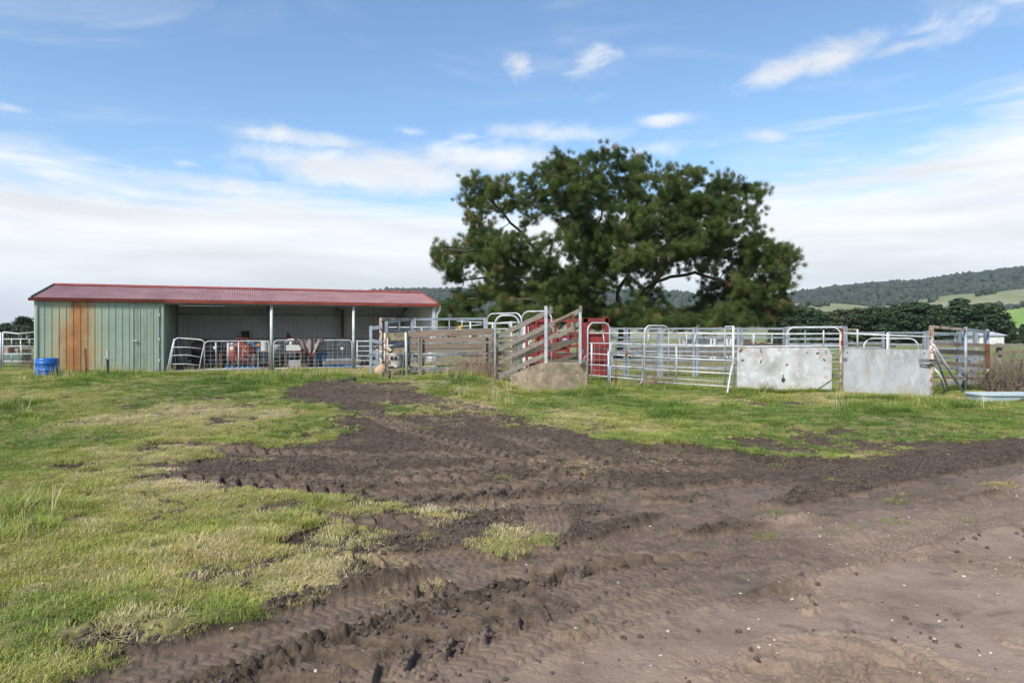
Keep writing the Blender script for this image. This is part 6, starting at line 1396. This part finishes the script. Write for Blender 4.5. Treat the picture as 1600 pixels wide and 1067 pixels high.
s2 = sheet('right white grey sheet, unbroken, between the rusty post and the corner frame', [FS(1317.5, 624, -.05), FS(1454, 630, -.05), FS(1453.5, 546.5, -.05), FS(1385, 545.5, -.05), FS(1318, 542.5, -.05)], SHEET2)
mb = MB(); mb.tube([FS(1437, 569, -.1), FS(1452, 570, -.12), FS(1458, 566, -.1)], .018, 6); mb.tube([FS(1436, 562, -.1), FS(1458, 562, -.1)], .012, 6); mb.build('latch', DARKM, s2)
mb = MB(); mb.tube([FS(1316, 561, -.1), FS(1324, 560, -.1)], .014, 6); mb.build('hinge', DARKM, s2)
t_ = thing('corner_post', 'thick white corner post at the right end of the right white sheet', 'post', tuple(gz(FS(1456, 600))))
MB().tube([gz(FS(1455.5, 600, -.02)), FS(1455.5, 540, -.02)], [.055, .05], 10).build('post', RUSTY, t_, smooth=True)
mb = MB(); mb.tube(arc(FS(1457, 562, -.02), .075, 0, 6.28, (1, 0, 0), (0, 1, .2), 10), .014, 5, False); mb.tube(arc(FS(1454, 571, -.02), .085, 0, 6.28, (1, 0, 0), (0, 1, -.2), 10), .016, 5, False); mb.build('chain', DARKM, t_)

# --- corner frame and right side
frame_ = thing('corner_gateway', 'tall rusty bar frame rising above the right end of the yards', 'frame', tuple(gz(FS(1456, 600))))
mb = MB(); mb.beam(P(1455.5, 545, 17.3), P(1455.5, 508.5, 17.3), .085, .06, up=(0, 1, 0)); mb.build('post', RUSTY, frame_)
mb = MB(); mb.beam(P(1455, 510.5, 17.3), P(1510, 515, 19.0), .06, .07); mb.build('top_bar', RUSTY, frame_); mb = MB(); mb.beam(P(1509, 514.5, 19.0), P(1545, 519, 20.2), .06, .08); mb.build('top_bar', GALV_D, frame_)
for (px, t0, Yq, r_) in ((1509, 511, 18.95, .045), (1543, 514.5, 20.3, .05)): q = P(px, 521, Yq); mb = MB(); mb.tube([Vector((q.x, q.y, hz(q.x, q.y) - .05)), P(px, t0, Yq)], r_, 8); mb.build('post', GALV_D, frame_, smooth=True)
ypanel('steel_fence', 'blue grey steel panel with wide posts beyond the corner frame', 'panel', (1459, 20.6), (1503, 21.4), [(523, 522), (534, 534), (559, 559), (575, 575), (590, 589), (600, 598)], [(1498.5, 518, None), (1504.5, 517, None)], (), GALV_D, flat=(.05, .07), pr=.05, sq=True)
ypanel('steel_fence', 'blue grey steel panel with fine mesh right of the corner frame', 'panel', (1503, 21.2), (1545, 21.0), [(520, 518.5), (561, 561), (576, 576), (589, 589), (598, 598)], [(1524.5, 519, None), (1519, 555, None), (1541, 521, None)], (), GALV_D, flat=(.05, .075), pr=.05, sq=True)
o = mesh_wires(P(1505, 521, 20.2) * 1, P(1530, 521, 20.2) * 1, 0, .0001, 1, 1).build('fine_mesh', GALV); bpy.data.objects.remove(o)
def fine_mesh(label, x0, x1, y0, y1, Yq, s_):
    a, b_ = P(x0, 521, Yq), P(x1, 521, Yq); h0, h1 = P(x0, y1, Yq).z, P(x0, y0, Yq).z; a.z = b_.z = 0
    o = mesh_wires(a, b_, h0, h1, s_, s_, .004).build('mesh_sheet', GALV); props(o, label, 'mesh')
fine_mesh('square of fine wire mesh tied to the upper part of the right panel', 1505, 1530, 570, 579, 20.4, .055); fine_mesh('lower strip of fine wire mesh under the right timber rails', 1474, 1526, 588, 602, 20.2, .055)
fr = thing('timber_rail_fence', 'dark timber rail fence running off the right edge behind the trough', 'fence', tuple(GP(1530, 19.2)))
for (x0, y0, x1, y1, h_, mat) in ((1457, 537.5, 1544, 539.5, 5.5, WOOD_R), (1464, 549, 1544, 552, 7, WOOD_D), (1455, 566, 1544, 572, 5.5, WOOD_B), (1455, 589, 1544, 592, 4, WOOD_B), (1544, 540, 1640, 539, 5, WOOD), (1560, 552, 1640, 546, 5, WOOD_B), (1562, 572, 1640, 565, 6, WOOD), (1546, 590, 1640, 588, 4, WOOD_B)):
    mb = MB(); mb.beam(P(x0, y0, 18.6 if x0 < 1500 else 19.4), P(x1, y1, 19.4 if x0 < 1500 else 19.2), .05, h_ * 19 / F, wob=.008, seg=6); mb.build('rail', mat, fr)
mb = MB(); q = P(1543.5, 521, 19.3); mb.beam(P(1544, 580, 19.3), P(1543, 538, 19.3), .13, .02, up=(0, 1, 0)); mb.build('rusty_plate', RUST, fr)
for px in (1561, 1625): q = GP(px, 19.5); mb = MB(); mb.tube([q - Zv * .1, P(px, 536, 19.5)], [.09, .075], 8); mb.build('post', WOOD, fr, smooth=True)
for (x0, y0, x1, y1, r_, lab, Yq) in ((1458, 538, 1508, 618, .034, 'thickest grey pipe stay leaning right from the corner post', 16.9), (1459, 546, 1484, 614, .028, 'middle grey pipe stay beside the corner post', 17.1)):
    q = Vector(unproj(x1, y1) + (0,)); q.z = hz(q.x, q.y) - .05; cyl('pipe_stay', lab, 'pipe', q, P(x0, y0, 17.15), r_, GALV, 9)
mb = MB(); q = Vector(unproj(1477, 613) + (0,)); q.z = hz(q.x, q.y) - .05; mb.tube([q, P(1471, 592, 17.1), P(1467, 583, 17.15), P(1459, 575, 17.2)], .028, 8); props(mb.build('bent_stay', GALV_W, smooth=True), 'curved white pipe stay nearest the right white sheet', 'pipe')
cyl('wooden_stake', 'left pale stake leaning under the right timber rails', 'stake', Vector(unproj(1503, 606) + (0,)), P(1507, 592, 17.8), .025, WOOD_R, 6)
cyl('wooden_stake', 'right pale stake leaning below the rusty plate', 'stake', Vector(unproj(1534, 606) + (0,)), P(1544, 578, 18.2), .025, PALEW, 6)
twigs('bare_thicket', 'dense bare brown thicket against the right end of the timber rail fence', GP(1578, 18.6), 1.5, 1.35, 230, TWIG, 'thicket', 21, .009, .9, .55)
twigs('bare_thicket', 'taller bare twigs at the right edge of the picture', GP(1600, 19.4), .8, 2.0, 60, TWIG, 'thicket', 23, .009, .8, .4)
t_ = thing('water_trough', 'long low pale blue water trough lying in the grass at the right edge', 'trough', tuple(GP(1580, 16.6)))
def trough():
    Yt = 16.3; x0 = (1521 - 800) / F * Yt; x1 = x0 + 3.1; zt = P(1540, 614.5, Yt).z; g = -.04; ring = []
    def loop(ins, z, r=.22, n=5):
        pts = []
        for (cx, cy, a0) in ((x1 - r, Yt + .45 - r, 0), (x0 + r, Yt + .45 - r, 90), (x0 + r, Yt - .35 + r, 180), (x1 - r, Yt - .35 + r, 270)):
            for k in range(n): a = math.radians(a0 + 90 * k / (n - 1)); pts.append(Vector((cx + math.cos(a) * (r - ins), cy + math.sin(a) * (r - ins), z)))
        return pts
    L = [loop(.05, g), loop(.01, zt - .03), loop(-.02, zt - .03), loop(-.02, zt), loop(.05, zt), loop(.09, zt - .12), loop(.2, zt - .14)]
    mb = MB(); n = len(L[0]); vs = [p for l in L for p in l]; fs = []
    for i in range(len(L) - 1):
        for k in range(n): fs.append((i * n + k, i * n + (k + 1) % n, (i + 1) * n + (k + 1) % n, (i + 1) * n + k))
    mb.add(vs, fs); mb.build('basin', mottled('pale_blue_fibreglass', (.34, .42, .46, 1), (.46, .54, .57, 1), 2, .5, spots=[((.25, .24, .2), 4, .58, .7, .6)]), t_)
    wm, t, b = material('trough_water'); b.inputs['Base Color'].default_value = (.02, .03, .03, 1); b.inputs['Roughness'].default_value = .06
    mb = MB(); w_ = loop(.085, zt - .09); mb.add(w_, [tuple(range(len(w_)))]); mb.build('water', wm, t_)
trough()

# --- far yards behind
Y2 = 26.0
segs = [(955, 977), (979, 1030), (1033, 1084), (1088, 1154), (1158, 1226)]
for k, (x0, x1) in enumerate(segs):
    ypanel('far_steel_fence', ['steel panel just right of the red crate, behind the race', 'second far steel panel right of the red crate', 'far steel panel behind the middle of the long white race panel', 'far steel panel behind the narrow square hoop', 'far steel panel behind the left end of the left white sheet'][k], 'panel', (x0, Y2), (x1, Y2), [(513.5, 513.5), (527.5, 527.5), (541, 541), (549, 549), (562, 562), (574, 574)], [(x0 + .5, 511.5, None), (x1 - .5, 511.5, None)], (), GALV_D, flat=(.045, .07), pr=.05, sq=True)
ypanel('far_steel_fence', 'far steel panel inside the wide pipe hoop above the left sheet', 'panel', (1230, Y2 - 1), (1322, Y2 - 2), [(512, 511), (529.5, 529.5), (538, 538)], [(1229.5, 511, None), (1320, 510, None)], [(1258, 516, 541)], GALV_D, flat=(.045, .075), pr=.07, sq=True)
ypanel('far_steel_fence', 'far steel panel over the left half of the right white sheet', 'panel', (1325, 27), (1380, 27), [(520, 520), (536, 536), (543, 543)], [(1380, 518, None)], (), GALV_D, flat=(.045, .07), pr=.045, sq=True)
ypanel('far_steel_fence', 'far steel panel over the right half of the right white sheet', 'panel', (1387, 27), (1445, 27), [(520, 520), (538, 538)], [(1388, 518, None), (1444.5, 518, None)], (), GALV_D, flat=(.045, .07), pr=.05, sq=True)
ypanel('far_steel_fence', 'dull steel panel between the right sheet and the corner frame', 'panel', (1449, 24), (1500, 24), [(520, 522), (533, 533), (545, 545)], [(1450.5, 517, None)], (), GALV_D, flat=(.045, .07), pr=.055, sq=True)
ypanel('timber_race', 'low grey timber boards behind the far steel panels', 'fence', (985, 27.5), (1152, 29), [(546, 545), (556, 553), (567, 562)], [(1025, 543, None), (1092, 541, None), (1150, 541, None)], (), WOOD, flat=(.04, .16), pr=.06, sq=True)
ypanel('timber_race', 'low board fence far behind the left sheet among the cattle', 'fence', (1150, 40), (1400, 44), [(539, 537), (544, 541)], [(1175, 536, None), (1243, 532, None), (1262, 534, None), (1330, 532, None), (1386, 533, None)], (), WOOD_D, flat=(.04, .12), pr=.09, sq=True)
# long pale roofed trailer behind
t_ = thing('stock_trailer', 'long grey stock trailer with pale top seen over the far steel panels', 'trailer', tuple(GP(1130, 42)))
mb = MB(); mb.beam(P(1060, 519.5, 41.5), P(1208, 521, 42.5), 1.9, .05); mb.build('top', WHITEP, t_)
for px in (1062, 1090, 1118, 1146, 1176, 1206): mb = MB(); mb.beam(GP(px, 41.2), P(px, 520, 41.2), .08, .08, up=(0, 1, 0)); mb.build('post', GALV, t_)
for k, (x0, x1) in enumerate(((1064, 1088), (1092, 1116), (1120, 1144), (1148, 1174))): a, b_ = P(x0, 544, 41.4), P(x1, 530, 41.4); mb = MB(); mb.box((a + b_) / 2, (b_.x - a.x, .04, b_.z - a.z)); mb.build('side_panel', [mottled('pinkish_panel', (.35, .30, .31, 1), (.45, .4, .41, 1), 3), GALV, mottled('stone_panel', (.3, .31, .31, 1), (.42, .42, .42, 1), 3), WOOD_B][k], t_)
for k, px in enumerate((1111, 1116, 1136, 1142)):
    mb = MB(); mb.tube([GP(px, 39.5), P(px, 531, 39.5)], [.07, .05], 6); mb.tube([P(px - 1.5, 531, 39.5), P(px + 1.5, 531, 39.5)], .05, 6); props(mb.build('white_peg', WHITEP), ['leftmost white peg before the stock trailer', 'second white peg before the stock trailer', 'third white peg before the stock trailer', 'rightmost white peg before the stock trailer'][k], 'peg')
# cow lying down behind the left sheet
def cow():
    Yc = 58; x = (1196 - 800) / F * Yc; g = Gf(x, Yc); t_ = thing('cow', 'brown and white cow lying in the field above the left white sheet', 'cow', (x, Yc, g))
    V = [(0, 0, .48), (.55, .02, .50), (-.6, .0, .50), (-.85, 0, .42), (.95, .02, .62), (1.2, .05, .82), (1.45, .08, .74), (1.6, .1, .66), (-.55, -.4, .22), (-.2, -.5, .10), (.5, -.35, .22), (.75, -.5, .09), (-.55, .4, .22), (-.2, .5, .1), (.5, .35, .22), (.8, .5, .09), (-.95, -.1, .2)]
    E = [(0, 1), (0, 2), (2, 3), (1, 4), (4, 5), (5, 6), (6, 7), (2, 8), (8, 9), (1, 10), (10, 11), (2, 12), (12, 13), (1, 14), (14, 15), (3, 16)]
    R_ = [.44, .42, .43, .3, .3, .2, .14, .1, .2, .08, .16, .07, .2, .08, .16, .07, .03]
    me = bpy.data.meshes.new('body'); me.from_pydata([(-q[0], q[1], q[2]) for q in V], E, []); o = bpy.data.objects.new('body', me); C.objects.link(o); o.parent = t_
    md = o.modifiers.new('skin', 'SKIN'); sub = o.modifiers.new('sub', 'SUBSURF'); sub.levels = sub.render_levels = 2
    for i, r in enumerate(R_): me.skin_vertices[0].data[i].radius = (r, r * .9)
    me.skin_vertices[0].data[0].use_root = True
    me.materials.append(mottled('cow_hide', (.17, .075, .035, 1), (.62, .56, .48, 1), .9, .85, lo=.50, hi=.53))
    for s_ in (-1, 1):
        mb = MB(); c = Vector((x - 1.22, Yc + .05 + s_ * .2, g + .92)); mb.prism([c + Vector((0, 0, .05)), c + Vector((.02, s_ * .2, .02)), c + Vector((0, s_ * .02, -.05))], (.04, 0, 0)); mb.build('ear', mottled('cow_ear_%d' % s_, (.17, .075, .035, 1), (.22, .1, .05, 1), 2), t_)
cow()

# --- repeats of one kind share a group
GROUPS = dict(race_hoop='bent pipe hoops over the race', steel_fence='square rail steel panels of the yards', far_steel_fence='steel panels far behind the race', race_fence='white pipe panels of the race', pipe_fence='white pipe rails of the yards', pipe_hoop='pipe hoops above the white sheets',
    sheet_gate='weathered white sheets on the yards', mesh_gate='mesh gates across the shed bays', round_tag='round white tags on the shed gates', rail_gate='rail gates beside the shed', leaning_pipe='pipes leaning in the corner of the bay', low_pipe_gate='low pipe gates behind the timber fence',
    red_pot='red pots by the first shed post', dark_box='dark boxes in the shade of the shed', pallet='blue pallets in the shed', beam='beams stacked on the pallets', timber_stand='timber stands in the shed', hose='hoses over the round tank', dry_weeds='dry weeds along the yards', bare_thicket='bare thicket at the right edge',
    white_peg='white pegs before the stock trailer', pipe_stay='pipe stays of the corner post', wooden_stake='stakes under the timber rails', mesh_sheet='pieces of fine wire mesh', loose_plank='loose planks by the mossy beams', block_stack='pinkish block stacks behind the left gate', field_tree='trees at the edges of the field', grey_shrub='grey shrubs around the big pine', timber_race='timber board fences far behind')
for o in bpy.data.objects:
    n_ = o.name.split('.')[0]
    if o.parent is None and n_ in GROUPS and 'category' in o and 'group' not in o: o['group'] = GROUPS[n_]
